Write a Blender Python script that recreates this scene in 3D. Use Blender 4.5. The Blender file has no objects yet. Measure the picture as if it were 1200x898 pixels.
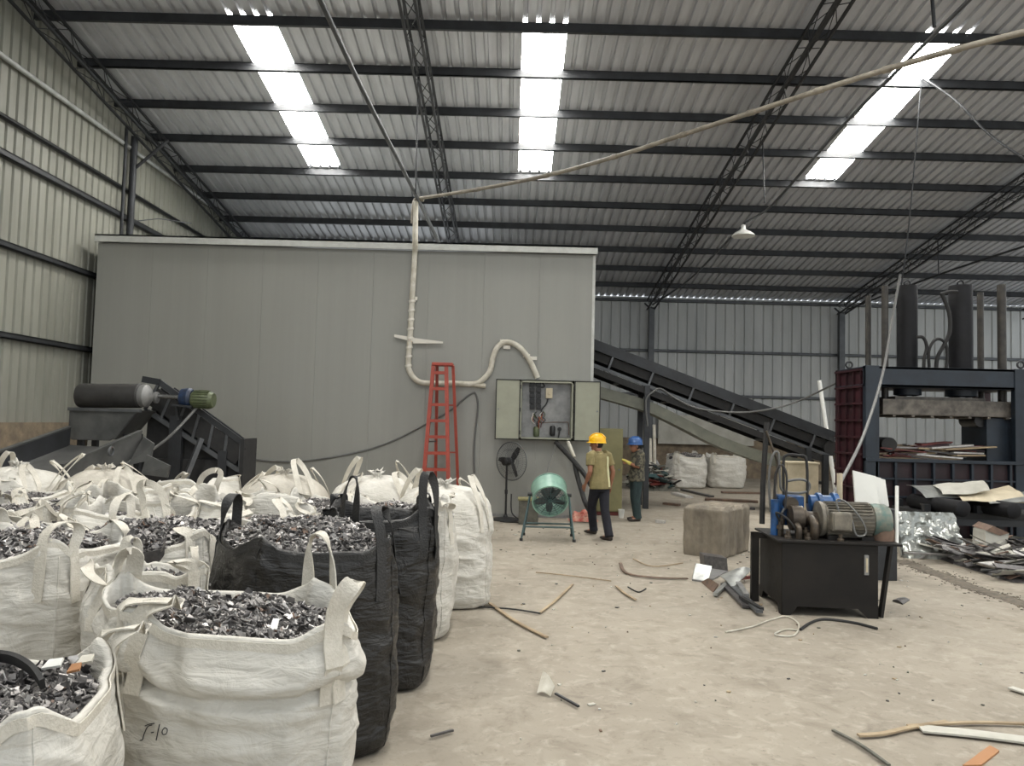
import bpy, bmesh, math, random
from mathutils import Vector, Matrix, noise
V = Vector
PI = math.pi
R = math.radians
rnd = random.Random(7)
scn = bpy.context.scene
COL = scn.collection

# ------------------------------------------------------------------ camera
CAM_Z, FPX = 1.87, 880.0
CM = Matrix.Rotation(PI / 2 + R(3.0), 3, 'X') @ Matrix.Rotation(R(1.45), 3, 'Z')
CP = V((0, 0, CAM_Z))
cd = bpy.data.cameras.new('camera')
cd.sensor_width = 36; cd.sensor_fit = 'HORIZONTAL'; cd.lens = FPX / 1200 * 36
cd.clip_start = .05; cd.clip_end = 200
cam = bpy.data.objects.new('camera', cd)
cam.matrix_world = Matrix.Translation(CP) @ CM.to_4x4()
COL.objects.link(cam); scn.camera = cam


def ray(x, y): return CM @ V(((x - 600) / FPX, -(y - 449) / FPX, -1))
def aty(x, y, Y): r = ray(x, y); return CP + r * (Y / r.y)
def atx(x, y, X): r = ray(x, y); return CP + r * (X / r.x)
def atz(x, y, Z=0.0): r = ray(x, y); return CP + r * ((Z - CAM_Z) / r.z)
def roofz(y): return 10.98 - .15 * y
def lerp(a, b, t): return a + (b - a) * t
def nz(p, s=1.0): return noise.noise(V(p) * s)
def ordn(i): return ['first', 'second', 'third', 'fourth', 'fifth', 'sixth', 'seventh', 'eighth', 'ninth', 'tenth', 'eleventh', 'twelfth'][i]


# ------------------------------------------------------------------ materials
def lin(c):
    o = []
    for v in c[:3]:
        v = v / 255
        o.append(v / 12.92 if v <= .04045 else ((v + .055) / 1.055) ** 2.4)
    return (*o, 1)


def mat(name, c, c2=None, scale=4, rough=.6, metal=0, bump=0, bscale=40, stretch=(1, 1, 1), lo=.35, hi=.65, detail=6, r2=None, spec=.5, bdist=.02):
    m = bpy.data.materials.new(name); m.use_nodes = True
    nt = m.node_tree; b = nt.nodes['Principled BSDF']
    b.inputs['Roughness'].default_value = rough
    b.inputs['Metallic'].default_value = metal
    b.inputs['Specular IOR Level'].default_value = spec
    b.inputs['Base Color'].default_value = lin(c)
    if c2 or bump:
        tc = nt.nodes.new('ShaderNodeTexCoord'); mp = nt.nodes.new('ShaderNodeMapping')
        mp.inputs['Scale'].default_value = stretch
        nt.links.new(tc.outputs['Object'], mp.inputs['Vector'])
    if c2:
        n = nt.nodes.new('ShaderNodeTexNoise'); n.inputs['Scale'].default_value = scale; n.inputs['Detail'].default_value = detail
        n.inputs['Roughness'].default_value = .62
        nt.links.new(mp.outputs[0], n.inputs['Vector'])
        cr = nt.nodes.new('ShaderNodeValToRGB')
        cr.color_ramp.elements[0].position = lo; cr.color_ramp.elements[0].color = lin(c)
        cr.color_ramp.elements[1].position = hi; cr.color_ramp.elements[1].color = lin(c2)
        nt.links.new(n.outputs['Fac'], cr.inputs['Fac']); nt.links.new(cr.outputs['Color'], b.inputs['Base Color'])
        if r2 is not None:
            mr = nt.nodes.new('ShaderNodeMapRange'); mr.inputs['To Min'].default_value = rough; mr.inputs['To Max'].default_value = r2
            mr.inputs['From Min'].default_value = lo; mr.inputs['From Max'].default_value = hi
            nt.links.new(n.outputs['Fac'], mr.inputs['Value']); nt.links.new(mr.outputs[0], b.inputs['Roughness'])
    if bump:
        n2 = nt.nodes.new('ShaderNodeTexNoise'); n2.inputs['Scale'].default_value = bscale; n2.inputs['Detail'].default_value = 5
        nt.links.new(mp.outputs[0], n2.inputs['Vector'])
        bp = nt.nodes.new('ShaderNodeBump'); bp.inputs['Strength'].default_value = bump; bp.inputs['Distance'].default_value = bdist
        nt.links.new(n2.outputs['Fac'], bp.inputs['Height']); nt.links.new(bp.outputs['Normal'], b.inputs['Normal'])
    return m


def emit(name, c, s):
    m = bpy.data.materials.new(name); m.use_nodes = True
    b = m.node_tree.nodes['Principled BSDF']
    b.inputs['Base Color'].default_value = lin(c); b.inputs['Emission Color'].default_value = lin(c)
    b.inputs['Emission Strength'].default_value = s
    return m


def bag_mat(name, c, c2, rough=.6, sheen=0, wr=.5):
    """woven plastic cloth: blotchy dust, coarse creases and a fine weave"""
    m = mat(name, c, c2, scale=3.2, rough=rough, bump=.0, lo=.3, hi=.7)
    nt = m.node_tree; b = nt.nodes['Principled BSDF']
    tc = nt.nodes.new('ShaderNodeTexCoord'); mp = nt.nodes.new('ShaderNodeMapping'); mp.inputs['Scale'].default_value = (1.2, 1.2, 4.5)
    nt.links.new(tc.outputs['Object'], mp.inputs['Vector'])
    n = nt.nodes.new('ShaderNodeTexNoise'); n.inputs['Scale'].default_value = 5; n.inputs['Detail'].default_value = 5; n.inputs['Distortion'].default_value = 1.2
    nt.links.new(mp.outputs[0], n.inputs['Vector'])
    n3 = nt.nodes.new('ShaderNodeTexNoise'); n3.inputs['Scale'].default_value = 7; n3.inputs['Detail'].default_value = 4; n3.inputs['Distortion'].default_value = 1.5
    nt.links.new(tc.outputs['Object'], n3.inputs['Vector'])
    ad = nt.nodes.new('ShaderNodeMath'); ad.operation = 'ADD'
    nt.links.new(n.outputs['Fac'], ad.inputs[0]); nt.links.new(n3.outputs['Fac'], ad.inputs[1])
    bp = nt.nodes.new('ShaderNodeBump'); bp.inputs['Strength'].default_value = wr; bp.inputs['Distance'].default_value = .05
    nt.links.new(ad.outputs[0], bp.inputs['Height']); nt.links.new(bp.outputs['Normal'], b.inputs['Normal'])
    return m


M = {}
M['roof'] = mat('galvanised_roof_sheet', (206, 208, 213), (184, 186, 191), scale=1.2, rough=.4, metal=.3, stretch=(4, .4, 1), r2=.52)
M['wall'] = mat('cream_wall_sheet', (142, 142, 132), (126, 126, 116), scale=.8, rough=.5, stretch=(1, 2, .35), spec=.4)
M['wallb'] = mat('grey_wall_sheet', (186, 188, 186), (168, 170, 169), scale=.8, rough=.45, stretch=(2, 1, .35), metal=.1)
M['plinth'] = mat('cement_plinth', (140, 126, 105), (108, 96, 82), scale=5, rough=.9, bump=.5, bscale=30)
M['steel'] = mat('dark_painted_steel', (56, 58, 61), (43, 44, 46), scale=3, rough=.5, metal=.3)
M['steel2'] = mat('grey_steel', (98, 100, 102), (78, 80, 82), scale=3, rough=.45, metal=.5)
M['rail'] = mat('pale_steel_rail', (190, 192, 190), (160, 160, 158), rough=.4, metal=.4)
M['sky'] = emit('translucent_skylight_sheet', (255, 253, 248), 30.0)
M['white'] = bag_mat('white_woven_bag', (212, 209, 201), (188, 184, 174), rough=.55, wr=.32)
M['white2'] = bag_mat('duller_woven_bag', (198, 193, 182), (168, 162, 150), rough=.65, wr=.28)  # duller, tanner cloth than the other white bags
M['web'] = mat('white_webbing', (216, 211, 199), (192, 186, 173), scale=8, rough=.6, bump=.3, bscale=90)
M['black'] = bag_mat('black_woven_bag', (36, 34, 32), (24, 23, 22), rough=.38, wr=.4)
M['bweb'] = mat('black_webbing', (42, 41, 40), (30, 30, 30), scale=8, rough=.5, bump=.3, bscale=90)
M['s1'] = mat('scrap_dark', (94, 91, 90), (66, 64, 64), scale=20, rough=.45, metal=.4)
M['s2'] = mat('scrap_mid', (160, 156, 153), (126, 123, 121), scale=20, rough=.4, metal=.5)
M['s3'] = mat('scrap_bright', (214, 211, 207), (184, 181, 178), scale=20, rough=.35, metal=.4)
M['s4'] = mat('scrap_brown', (120, 96, 80), (92, 76, 66), scale=20, rough=.6)
M['panel'] = mat('grey_painted_panel', (146, 146, 140), (141, 141, 135), scale=.6, rough=.3, spec=.4, r2=.36, bump=.06, bscale=3, stretch=(6, 1, .25))
M['cap'] = mat('pale_cap_trim', (196, 197, 192), (176, 177, 172), rough=.35)
M['seam'] = mat('seam_grey', (150, 150, 144), rough=.6)
M['pvc'] = mat('white_pvc_conduit', (208, 204, 192), (176, 170, 154), scale=6, rough=.45)
M['pvc2'] = mat('aged_beige_conduit', (150, 143, 130), (112, 105, 94), scale=5, rough=.55)
M['tape'] = mat('white_tape', (214, 210, 200), rough=.5)
M['red'] = mat('red_fibreglass', (166, 70, 52), (148, 60, 46), scale=6, rough=.45)
M['cab'] = mat('cabinet_green_grey', (156, 157, 140), (148, 149, 132), rough=.45)
M['chute'] = mat('grey_green_chute', (122, 123, 110), (104, 105, 94), rough=.5)
M['zinc'] = mat('zinc_plate', (142, 142, 140), (118, 118, 118), scale=6, rough=.45, metal=.35)
M['blk'] = mat('black_plastic', (34, 34, 35), (24, 24, 25), rough=.45)
M['rub'] = mat('black_rubber', (30, 30, 31), (42, 41, 40), scale=8, rough=.75)
M['belt'] = mat('conveyor_belt_rubber', (34, 35, 36), (48, 47, 45), scale=3, rough=.7)
M['mint'] = mat('mint_green_enamel', (140, 178, 160), (118, 152, 138), scale=5, rough=.4)
M['mint2'] = mat('dark_green_tube', (66, 92, 92), (52, 72, 74), rough=.45)
M['khaki'] = mat('olive_cabinet_paint', (138, 133, 94), (124, 119, 84), scale=3, rough=.5)
M['copper'] = mat('copper', (176, 96, 62), rough=.4, metal=.6)
M['blue'] = mat('blue_paint', (26, 78, 132), (22, 48, 80), scale=7, rough=.4)
M['dblue'] = mat('grimy_blue_paint', (26, 50, 84), (30, 36, 48), scale=9, rough=.5)
M['navy'] = mat('navy_press_paint', (33, 43, 54), (25, 32, 41), scale=3, rough=.45)
M['maroon'] = mat('maroon_press_paint', (60, 22, 30), (38, 16, 22), scale=3, rough=.5)
M['rod'] = mat('dark_guide_rod', (72, 68, 62), (50, 48, 46), scale=6, rough=.5, metal=.3)
M['cyl'] = mat('charcoal_cylinder', (28, 28, 31), (21, 21, 23), scale=4, rough=.6, metal=.1, spec=.3)
M['chrome'] = mat('steel_rod', (150, 150, 150), rough=.25, metal=.9)
M['platen'] = mat('worn_platen_steel', (112, 106, 98), (70, 66, 62), scale=6, rough=.5, metal=.4)
M['tank'] = mat('oily_black_tank', (24, 22, 21), (36, 33, 30), scale=2.5, rough=.5, r2=.65, spec=.25)
M['motor'] = mat('dusty_motor_grey', (134, 127, 114), (92, 88, 80), scale=7, rough=.55, metal=.2)
M['oil'] = mat('oily_brass', (88, 78, 66), (56, 50, 44), scale=8, rough=.4, metal=.4)
M['teal'] = mat('teal_fan_cover', (74, 104, 98), (124, 120, 108), scale=9, rough=.5)
M['bale'] = mat('compressed_bale', (134, 125, 110), (98, 91, 80), scale=5, rough=.75, bump=.6, bscale=22, stretch=(1, 1, .4))
M['pale'] = mat('pale_board', (196, 194, 184), (168, 165, 154), scale=2, rough=.7)
M['cream'] = mat('cream_box', (204, 192, 166), (180, 168, 142), rough=.6)
M['sheet'] = mat('bare_aluminium_sheet', (176, 178, 174), (128, 130, 128), scale=5, rough=.35, metal=.45)
M['film'] = mat('clear_plastic_film', (170, 172, 166), (146, 150, 146), scale=4, rough=.16, metal=.45, bump=1, bscale=6)
M['wood'] = mat('weathered_batten', (170, 152, 124), (136, 118, 94), scale=5, rough=.8, stretch=(1, 1, 6))
M['brown'] = mat('rusty_brown_strip', (116, 92, 76), (80, 66, 56), scale=7, rough=.7)
M['dirt'] = mat('swept_dirt', (112, 103, 90), (84, 78, 70), scale=14, rough=.95)
M['shademar'] = mat('recess_shaded_maroon', (40, 18, 24), (28, 16, 20), scale=3, rough=.55)  # recess shade under the press bed put into a darker maroon
M['rust'] = mat('red_brown_slat', (110, 46, 40), (78, 40, 36), scale=6, rough=.6)
M['debris'] = mat('grey_debris', (104, 102, 92), (76, 75, 68), scale=9, rough=.8)
M['shade'] = mat('white_enamel', (222, 222, 216), rough=.35)
M['hop'] = mat('hopper_grey_steel', (92, 92, 90), (70, 71, 70), scale=3, rough=.5, metal=.3)
M['magn'] = mat('ribbed_drum_rubber', (52, 51, 50), (40, 39, 38), scale=5, rough=.6)
M['green'] = mat('green_motor_paint', (92, 100, 70), (66, 74, 52), scale=8, rough=.5)
M['skin'] = mat('skin', (150, 104, 80), (136, 92, 70), rough=.55)
M['hair'] = mat('black_hair', (26, 23, 22), rough=.6)
M['yhat'] = mat('yellow_hard_hat', (244, 186, 12), rough=.3)
M['bhat'] = mat('blue_hard_hat', (44, 84, 140), rough=.35)
M['shirt'] = mat('khaki_shirt_cloth', (140, 128, 88), (122, 112, 76), scale=7, rough=.85, bump=.3, bscale=30)
M['stripe'] = mat('pale_shirt_stripe', (206, 202, 160), rough=.8)
M['jean'] = mat('dark_navy_cloth', (26, 27, 37), (20, 20, 28), scale=7, rough=.85, bump=.3, bscale=30)
M['tealtr'] = mat('dark_teal_cloth', (44, 62, 62), (34, 48, 50), scale=7, rough=.85, bump=.3, bscale=30)
M['camo'] = mat('camouflage_cloth', (52, 50, 44), (104, 100, 84), scale=14, rough=.85, lo=.48, hi=.56, detail=2)
M['shoe'] = mat('brown_black_shoe', (48, 40, 34), rough=.6)
M['glove'] = mat('yellow_cloth', (200, 188, 96), rough=.8)
M['ragred'] = mat('red_woven_rag', (176, 70, 62), (196, 160, 140), scale=10, rough=.8)
M['ink'] = mat('black_marker_ink', (36, 36, 40), rough=.6)
M['cable'] = mat('grey_cable', (96, 96, 94), rough=.5)
M['orange'] = mat('orange_brown_board', (164, 118, 80), rough=.7)


def floor_mat():
    m = mat('dusty_concrete', (156, 148, 134), (136, 128, 115), scale=.55, rough=.85, bump=.25, bscale=26, lo=.3, hi=.7, bdist=.01)
    nt = m.node_tree; b = nt.nodes['Principled BSDF']
    src = b.inputs['Base Color'].links[0].from_socket
    tc = nt.nodes.new('ShaderNodeTexCoord')

    def layer(src, sc, lo, hi, col, amt, det=8, dist=.6):
        n = nt.nodes.new('ShaderNodeTexNoise'); n.inputs['Scale'].default_value = sc; n.inputs['Detail'].default_value = det; n.inputs['Distortion'].default_value = dist
        n.inputs['Roughness'].default_value = .65
        nt.links.new(tc.outputs['Object'], n.inputs['Vector'])
        mr = nt.nodes.new('ShaderNodeMapRange'); mr.inputs['From Min'].default_value = lo; mr.inputs['From Max'].default_value = hi; mr.inputs['To Max'].default_value = amt
        nt.links.new(n.outputs['Fac'], mr.inputs['Value'])
        mx = nt.nodes.new('ShaderNodeMix'); mx.data_type = 'RGBA'
        nt.links.new(mr.outputs[0], mx.inputs['Factor']); nt.links.new(src, mx.inputs[6]); mx.inputs[7].default_value = lin(col)
        return mx.outputs[2]
    s = layer(src, 2.6, .5, .7, (108, 100, 88), .6)
    s = layer(s, 7.5, .52, .68, (176, 168, 154), .5)
    s = layer(s, 5.0, .56, .7, (104, 96, 85), .5)
    s = layer(s, .35, .52, .7, (168, 161, 148), .5)
    s = layer(s, 16, .6, .75, (92, 84, 74), .5, 4, .2)
    s = layer(s, 48, .66, .74, (84, 76, 68), .5, 2, 0)
    nt.links.new(s, b.inputs['Base Color'])
    return m


M['floor'] = floor_mat()

# ------------------------------------------------------------------ mesh builder
WORLD = {}


class MB:
    def __init__(s): s.v = []; s.f = []; s.m = []

    def add(s, vs, fs, mi=0):
        o = len(s.v); s.v += [tuple(p) for p in vs]
        s.f += [tuple(i + o for i in f) for f in fs]; s.m += [mi] * len(fs)
        return s

    def box(s, c, sz, rot=None, mi=0):
        c = V(c); h = V(sz) / 2
        vs = [V((sx * h.x, sy * h.y, sz_ * h.z)) for sx in (-1, 1) for sy in (-1, 1) for sz_ in (-1, 1)]
        if rot is not None: vs = [rot @ v for v in vs]
        return s.add([c + v for v in vs], [(0, 1, 3, 2), (4, 6, 7, 5), (0, 4, 5, 1), (2, 3, 7, 6), (0, 2, 6, 4), (1, 5, 7, 3)], mi)

    def span(s, a, b, mi=0):
        a = V(a); b = V(b); return s.box((a + b) / 2, [abs(x) for x in (b - a)], None, mi)

    def bar(s, p, q, w, h, up=(0, 0, 1), mi=0):
        p = V(p); q = V(q); y = (q - p).normalized(); u = V(up)
        x = y.cross(u)
        if x.length < 1e-4: x = y.cross(V((1, 0, 0)))
        x.normalize(); z = x.cross(y)
        rot = Matrix((x, y, z)).transposed()
        return s.box((p + q) / 2, (w, (q - p).length, h), rot, mi)

    def tube(s, pts, r, n=8, cap=True, closed=False, mi=0):
        pts = [V(p) for p in pts]; k = len(pts)
        rs = r if isinstance(r, (list, tuple)) else [r] * k
        T = []
        for i in range(k):
            a = pts[(i - 1) % k] if (closed or i > 0) else pts[0]
            b = pts[(i + 1) % k] if (closed or i < k - 1) else pts[-1]
            t = b - a
            T.append(t.normalized() if t.length > 1e-9 else V((0, 0, 1)))
        ref = V((0, 0, 1)) if abs(T[0].z) < .9 else V((1, 0, 0))
        N = (ref - T[0] * ref.dot(T[0])).normalized(); vs = []
        for i in range(k):
            N = (N - T[i] * N.dot(T[i])).normalized(); B = T[i].cross(N)
            vs += [pts[i] + (N * math.cos(2 * PI * j / n) + B * math.sin(2 * PI * j / n)) * rs[i] for j in range(n)]
        fs = []
        for i in range(k if closed else k - 1):
            i2 = (i + 1) % k
            for j in range(n):
                fs.append((i * n + j, i * n + (j + 1) % n, i2 * n + (j + 1) % n, i2 * n + j))
        if cap and not closed:
            fs.append(tuple(range(n - 1, -1, -1))); fs.append(tuple((k - 1) * n + j for j in range(n)))
        return s.add(vs, fs, mi)

    def cyl(s, p, q, r, n=20, mi=0, r1=None): return s.tube([p, q], [r, r if r1 is None else r1], n, mi=mi)

    def lathe(s, o, axis, prof, n=28, mi=0, cap=True):
        o = V(o); a = V(axis).normalized()
        ref = V((0, 0, 1)) if abs(a.z) < .9 else V((1, 0, 0))
        x = (ref - a * ref.dot(a)).normalized(); y = a.cross(x); vs = []; k = len(prof)
        for r, h in prof:
            vs += [o + a * h + (x * math.cos(2 * PI * j / n) + y * math.sin(2 * PI * j / n)) * r for j in range(n)]
        fs = [(i * n + j, i * n + (j + 1) % n, (i + 1) * n + (j + 1) % n, (i + 1) * n + j) for i in range(k - 1) for j in range(n)]
        if cap:
            fs.append(tuple(range(n - 1, -1, -1))); fs.append(tuple((k - 1) * n + j for j in range(n)))
        return s.add(vs, fs, mi)

    def grid(s, rows, closeu=False, mi=0):
        nu = len(rows[0]); vs = [p for r in rows for p in r]; fs = []
        for i in range(len(rows) - 1):
            for j in range(nu if closeu else nu - 1):
                j2 = (j + 1) % nu
                fs.append((i * nu + j, i * nu + j2, (i + 1) * nu + j2, (i + 1) * nu + j))
        return s.add(vs, fs, mi)

    def prism(s, poly, d, mi=0):
        poly = [V(p) for p in poly]; d = V(d); n = len(poly)
        return s.add(poly + [p + d for p in poly], [tuple(range(n - 1, -1, -1)), tuple(range(n, 2 * n))] + [(i, (i + 1) % n, n + (i + 1) % n, n + i) for i in range(n)], mi)

    def torus(s, c, axis, rad, r, n=32, k=8, mi=0):
        c = V(c); a = V(axis).normalized(); ref = V((0, 0, 1)) if abs(a.z) < .9 else V((1, 0, 0))
        x = (ref - a * ref.dot(a)).normalized(); y = a.cross(x)
        return s.tube([c + (x * math.cos(2 * PI * i / n) + y * math.sin(2 * PI * i / n)) * rad for i in range(n)], r, k, closed=True, mi=mi)

    def ribbon(s, pts, wd, w, t=.006, mi=0):
        pts = [V(p) for p in pts]; k = len(pts); vs = []
        for i in range(k):
            T = (pts[min(i + 1, k - 1)] - pts[max(i - 1, 0)]).normalized(); W = V(wd[i]); W = (W - T * W.dot(T)).normalized(); N = T.cross(W)
            p = pts[i]
            vs += [p + W * w / 2 + N * t / 2, p - W * w / 2 + N * t / 2, p - W * w / 2 - N * t / 2, p + W * w / 2 - N * t / 2]
        fs = [(i * 4 + j, i * 4 + (j + 1) % 4, (i + 1) * 4 + (j + 1) % 4, (i + 1) * 4 + j) for i in range(k - 1) for j in range(4)]
        fs += [(3, 2, 1, 0), tuple((k - 1) * 4 + j for j in range(4))]
        return s.add(vs, fs, mi)

    def loft(s, st, ref=(1, 0, 0), n=18, mi=0):
        """st: (pos, rx, ry) rings; rx along ref; rounded ends"""
        P = [V(a[0]) for a in st]; k = len(P); vs = []; ref = V(ref)
        for i in range(k):
            T = (P[min(i + 1, k - 1)] - P[max(i - 1, 0)]).normalized()
            X = ref - T * ref.dot(T)
            if X.length < .05: X = V((0, 1, 0)) - T * T.y
            X.normalize(); Y = T.cross(X)
            vs += [P[i] + X * math.cos(2 * PI * j / n) * st[i][1] + Y * math.sin(2 * PI * j / n) * st[i][2] for j in range(n)]
        fs = [(i * n + j, i * n + (j + 1) % n, (i + 1) * n + (j + 1) % n, (i + 1) * n + j) for i in range(k - 1) for j in range(n)]
        fs.append(tuple(range(n - 1, -1, -1))); fs.append(tuple((k - 1) * n + j for j in range(n)))
        return s.add(vs, fs, mi)

    def ell(s, c, r, rot=None, n=20, k=12, mi=0):
        c = V(c); rows = []
        for i in range(k + 1):
            a = PI * i / k
            rows.append([])
            for j in range(n):
                p = V((math.sin(a) * math.cos(2 * PI * j / n) * r[0], math.sin(a) * math.sin(2 * PI * j / n) * r[1], -math.cos(a) * r[2]))
                rows[-1].append(c + (rot @ p if rot is not None else p))
        return s.grid(rows, True, mi)

    def build(s, name, mats, parent=None, smooth=None, bevel=0, remesh=0, sub=0, sm=0):
        me = bpy.data.meshes.new(name); me.from_pydata(s.v, [], s.f)
        mats = mats if isinstance(mats, (list, tuple)) else [mats]
        for m in mats: me.materials.append(M[m] if isinstance(m, str) else m)
        if len(mats) > 1: me.polygons.foreach_set('material_index', s.m)
        me.validate(clean_customdata=False)
        bm = bmesh.new(); bm.from_mesh(me); bmesh.ops.recalc_face_normals(bm, faces=bm.faces); bm.to_mesh(me); bm.free()
        if smooth is not None:
            me.polygons.foreach_set('use_smooth', [True] * len(me.polygons))
            if smooth < 180: me.set_sharp_from_angle(angle=R(smooth))
        o = bpy.data.objects.new(name, me); COL.objects.link(o)
        if bevel:
            b = o.modifiers.new('edge', 'BEVEL'); b.width = bevel; b.segments = 2; b.limit_method = 'ANGLE'
        if remesh:
            r = o.modifiers.new('skin', 'REMESH'); r.mode = 'VOXEL'; r.voxel_size = remesh; r.use_smooth_shade = True
            q = o.modifiers.new('relax', 'SMOOTH'); q.iterations = sm or 4; q.factor = .5
        if sub:
            q = o.modifiers.new('sub', 'SUBSURF'); q.levels = sub; q.render_levels = sub
        WORLD[o.name] = Matrix.Identity(4)
        if parent is not None:
            o.parent = parent; o.matrix_parent_inverse = WORLD[parent.name].inverted()
        return o


def tag(o, label, cat=None, group=None, kind=None):
    o['label'] = label
    if cat: o['category'] = cat
    if group: o['group'] = group
    if kind: o['kind'] = kind
    return o


def root(name, loc, label, cat, group=None, kind=None):
    o = bpy.data.objects.new(name, None); o.empty_display_size = .1; COL.objects.link(o); o.location = loc
    WORLD[o.name] = Matrix.Translation(V(loc))
    return tag(o, label, cat, group, kind)


def copy_tree(o, parent=None):
    c = o.copy(); COL.objects.link(c)
    WORLD[c.name] = WORLD[o.name].copy()
    if parent is not None: c.parent = parent
    for ch in list(o.children): copy_tree(ch, c)
    return c


def smooth_path(pts, n=8):
    """Catmull-Rom through the points"""
    pts = [V(p) for p in pts]; out = []
    for i in range(len(pts) - 1):
        p0 = pts[max(i - 1, 0)]; p1 = pts[i]; p2 = pts[i + 1]; p3 = pts[min(i + 2, len(pts) - 1)]
        for k in range(n):
            t = k / n
            out.append(.5 * ((2 * p1) + (p2 - p0) * t + (2 * p0 - 5 * p1 + 4 * p2 - p3) * t * t + (3 * p1 - p0 - 3 * p2 + p3) * t ** 3))
    return out + [pts[-1]]


def thing(name, mb, m, label, cat, group=None, kind=None, **k):
    o = mb.build(name, m, **k)
    # bring the origin to the base of the thing
    xs = [v.co for v in o.data.vertices]
    b = V((sum(v.x for v in xs) / len(xs), sum(v.y for v in xs) / len(xs), min(v.z for v in xs)))
    o.data.transform(Matrix.Translation(-b)); o.location = b; WORLD[o.name] = Matrix.Translation(b)
    return tag(o, label, cat, group, kind)
# ------------------------------------------------------------------ the hall
XL, XR, YF, YN = -8.7, 21.0, 28.2, -4.0
fl = MB(); fl.span((XL - .3, YN - 14, -.15), (XR + .3, YF + .3, 0))
tag(fl.build('floor', 'floor'), 'dusty beige concrete floor of the hall', 'floor', kind='structure')


def ribs(a, b, pitch, d, pan=.62):
    """corrugation profile along one axis: (position, depth)"""
    out = []; x = a
    while x < b:
        out += [(x, 0), (x + pitch * pan, 0), (x + pitch * (pan + .08), d), (x + pitch * .92, d)]
        x += pitch
    return out + [(x, 0)]


PUR = [2.0, 3.5, 5.0, 6.5, 8.0, 9.4, 10.5, 11.75, 13.07, 14.43, 15.82, 17.22, 18.72, 20.22, 21.75, 23.35, 25.0, 26.65]
SKY = [(-5.32, -4.46, 13.07, 18.6), (0.0, .86, 13.07, 18.6), (7.2, 8.05, 13.07, 18.6), (14.4, 15.3, 13.07, 18.6)]
SKY += [(-5.32, -4.46, 1.0, 8.0), (0.0, .86, 1.0, 8.0), (7.2, 8.05, 1.0, 8.0), (14.4, 15.3, 1.0, 8.0)]  # unseen strips added nearer the camera to light floor and bags
prof = ribs(XL - .3, XR + .3, .24, .052)
ys = [YN, 1.0, 8.0, 13.07, 18.6, YF + .06]
roof = MB(); sks = [MB() for _ in SKY]
xs = [p[0] for p in prof]
SKI = [(min(range(len(xs)), key=lambda i: abs(xs[i] - a)), min(range(len(xs)), key=lambda i: abs(xs[i] - b)), y0, y1) for a, b, y0, y1 in SKY]
for r in range(len(ys) - 1):
    for i in range(len(prof) - 1):
        tgt = roof
        for k, (i0, i1, y0, y1) in enumerate(SKI):
            if i0 <= i < i1 and ys[r] >= y0 - .01 and ys[r + 1] <= y1 + .01: tgt = sks[k]
        q = [V((prof[j][0], y, roofz(y) + prof[j][1])) for y, j in ((ys[r], i), (ys[r], i + 1), (ys[r + 1], i + 1), (ys[r + 1], i))]
        tgt.add(q, [(0, 1, 2, 3)])
tag(roof.build('ceiling', 'roof'), 'corrugated galvanised steel roof seen from below', 'ceiling', kind='structure')
names = ['left', 'middle', 'right', 'far right'] * 2
for k, mb in enumerate(sks):
    o = mb.build('window_%d' % (k + 1), 'sky')
    tag(o, ('%s translucent skylight strip glowing white in the roof' % names[k]) if k < 4 else '%s added glowing strip in the roof, out of view, lighting the floor' % names[k], 'skylight', kind='structure')

for i, y in enumerate(PUR):
    mb = MB(); z = roofz(y)
    mb.span((XL, y - .012, z - .17), (XR, y + .012, z - .002))
    mb.span((XL, y - .012, z - .012), (XR, y + .055, z - .002)); mb.span((XL, y - .012, z - .17), (XR, y + .055, z - .158))
    mb.span((XL, y + .045, z - .17), (XR, y + .055, z - .14))
    o = mb.build('trim_%d' % (i + 1), 'steel')
    j = len(PUR) - 1 - i
    tag(o, 'dark steel roof purlin, %s from the far eave' % (ordn(j) if j < 12 else 'number %d' % (j + 1)), 'purlin', 'roof purlins', kind='structure')

# left wall: plinth, corrugated sheet, girts
wl = root('wall_left', (XL, 12, 0), 'cream corrugated sheet wall on the left above a cement plinth', 'wall', kind='structure')
mb = MB(); pr = ribs(YN, YF + .2, .24, .035, .7)
rows = [[V((XL - d, y, 1.65)) for y, d in pr], [V((XL - d, y, roofz(y) - .04)) for y, d in pr]]
mb.grid(rows); mb.build('wall_sheet', 'wall', wl)
mb = MB().span((XL - .25, YN, 0), (XL + .06, YF, 1.65)); tag(mb.build('plinth', 'plinth', wl), 'brown cement plinth')
for z, r, m in ((7.75, .045, 'rail'), (6.78, .03, 'steel'), (6.17, .06, 'steel'), (4.66, .055, 'steel'), (3.13, .055, 'steel')):
    mb = MB()
    if m == 'rail': mb.cyl((XL + .08, YN, z), (XL + .08, YF, z), r, 10)
    else: mb.span((XL + .01, YN, z - r), (XL + .1, YF, z - r + .02)); mb.span((XL + .09, YN, z - r), (XL + .1, YF, z + r)); mb.span((XL + .01, YN, z + r - .02), (XL + .1, YF, z + r))
    mb.build('girt', m, wl)

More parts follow.
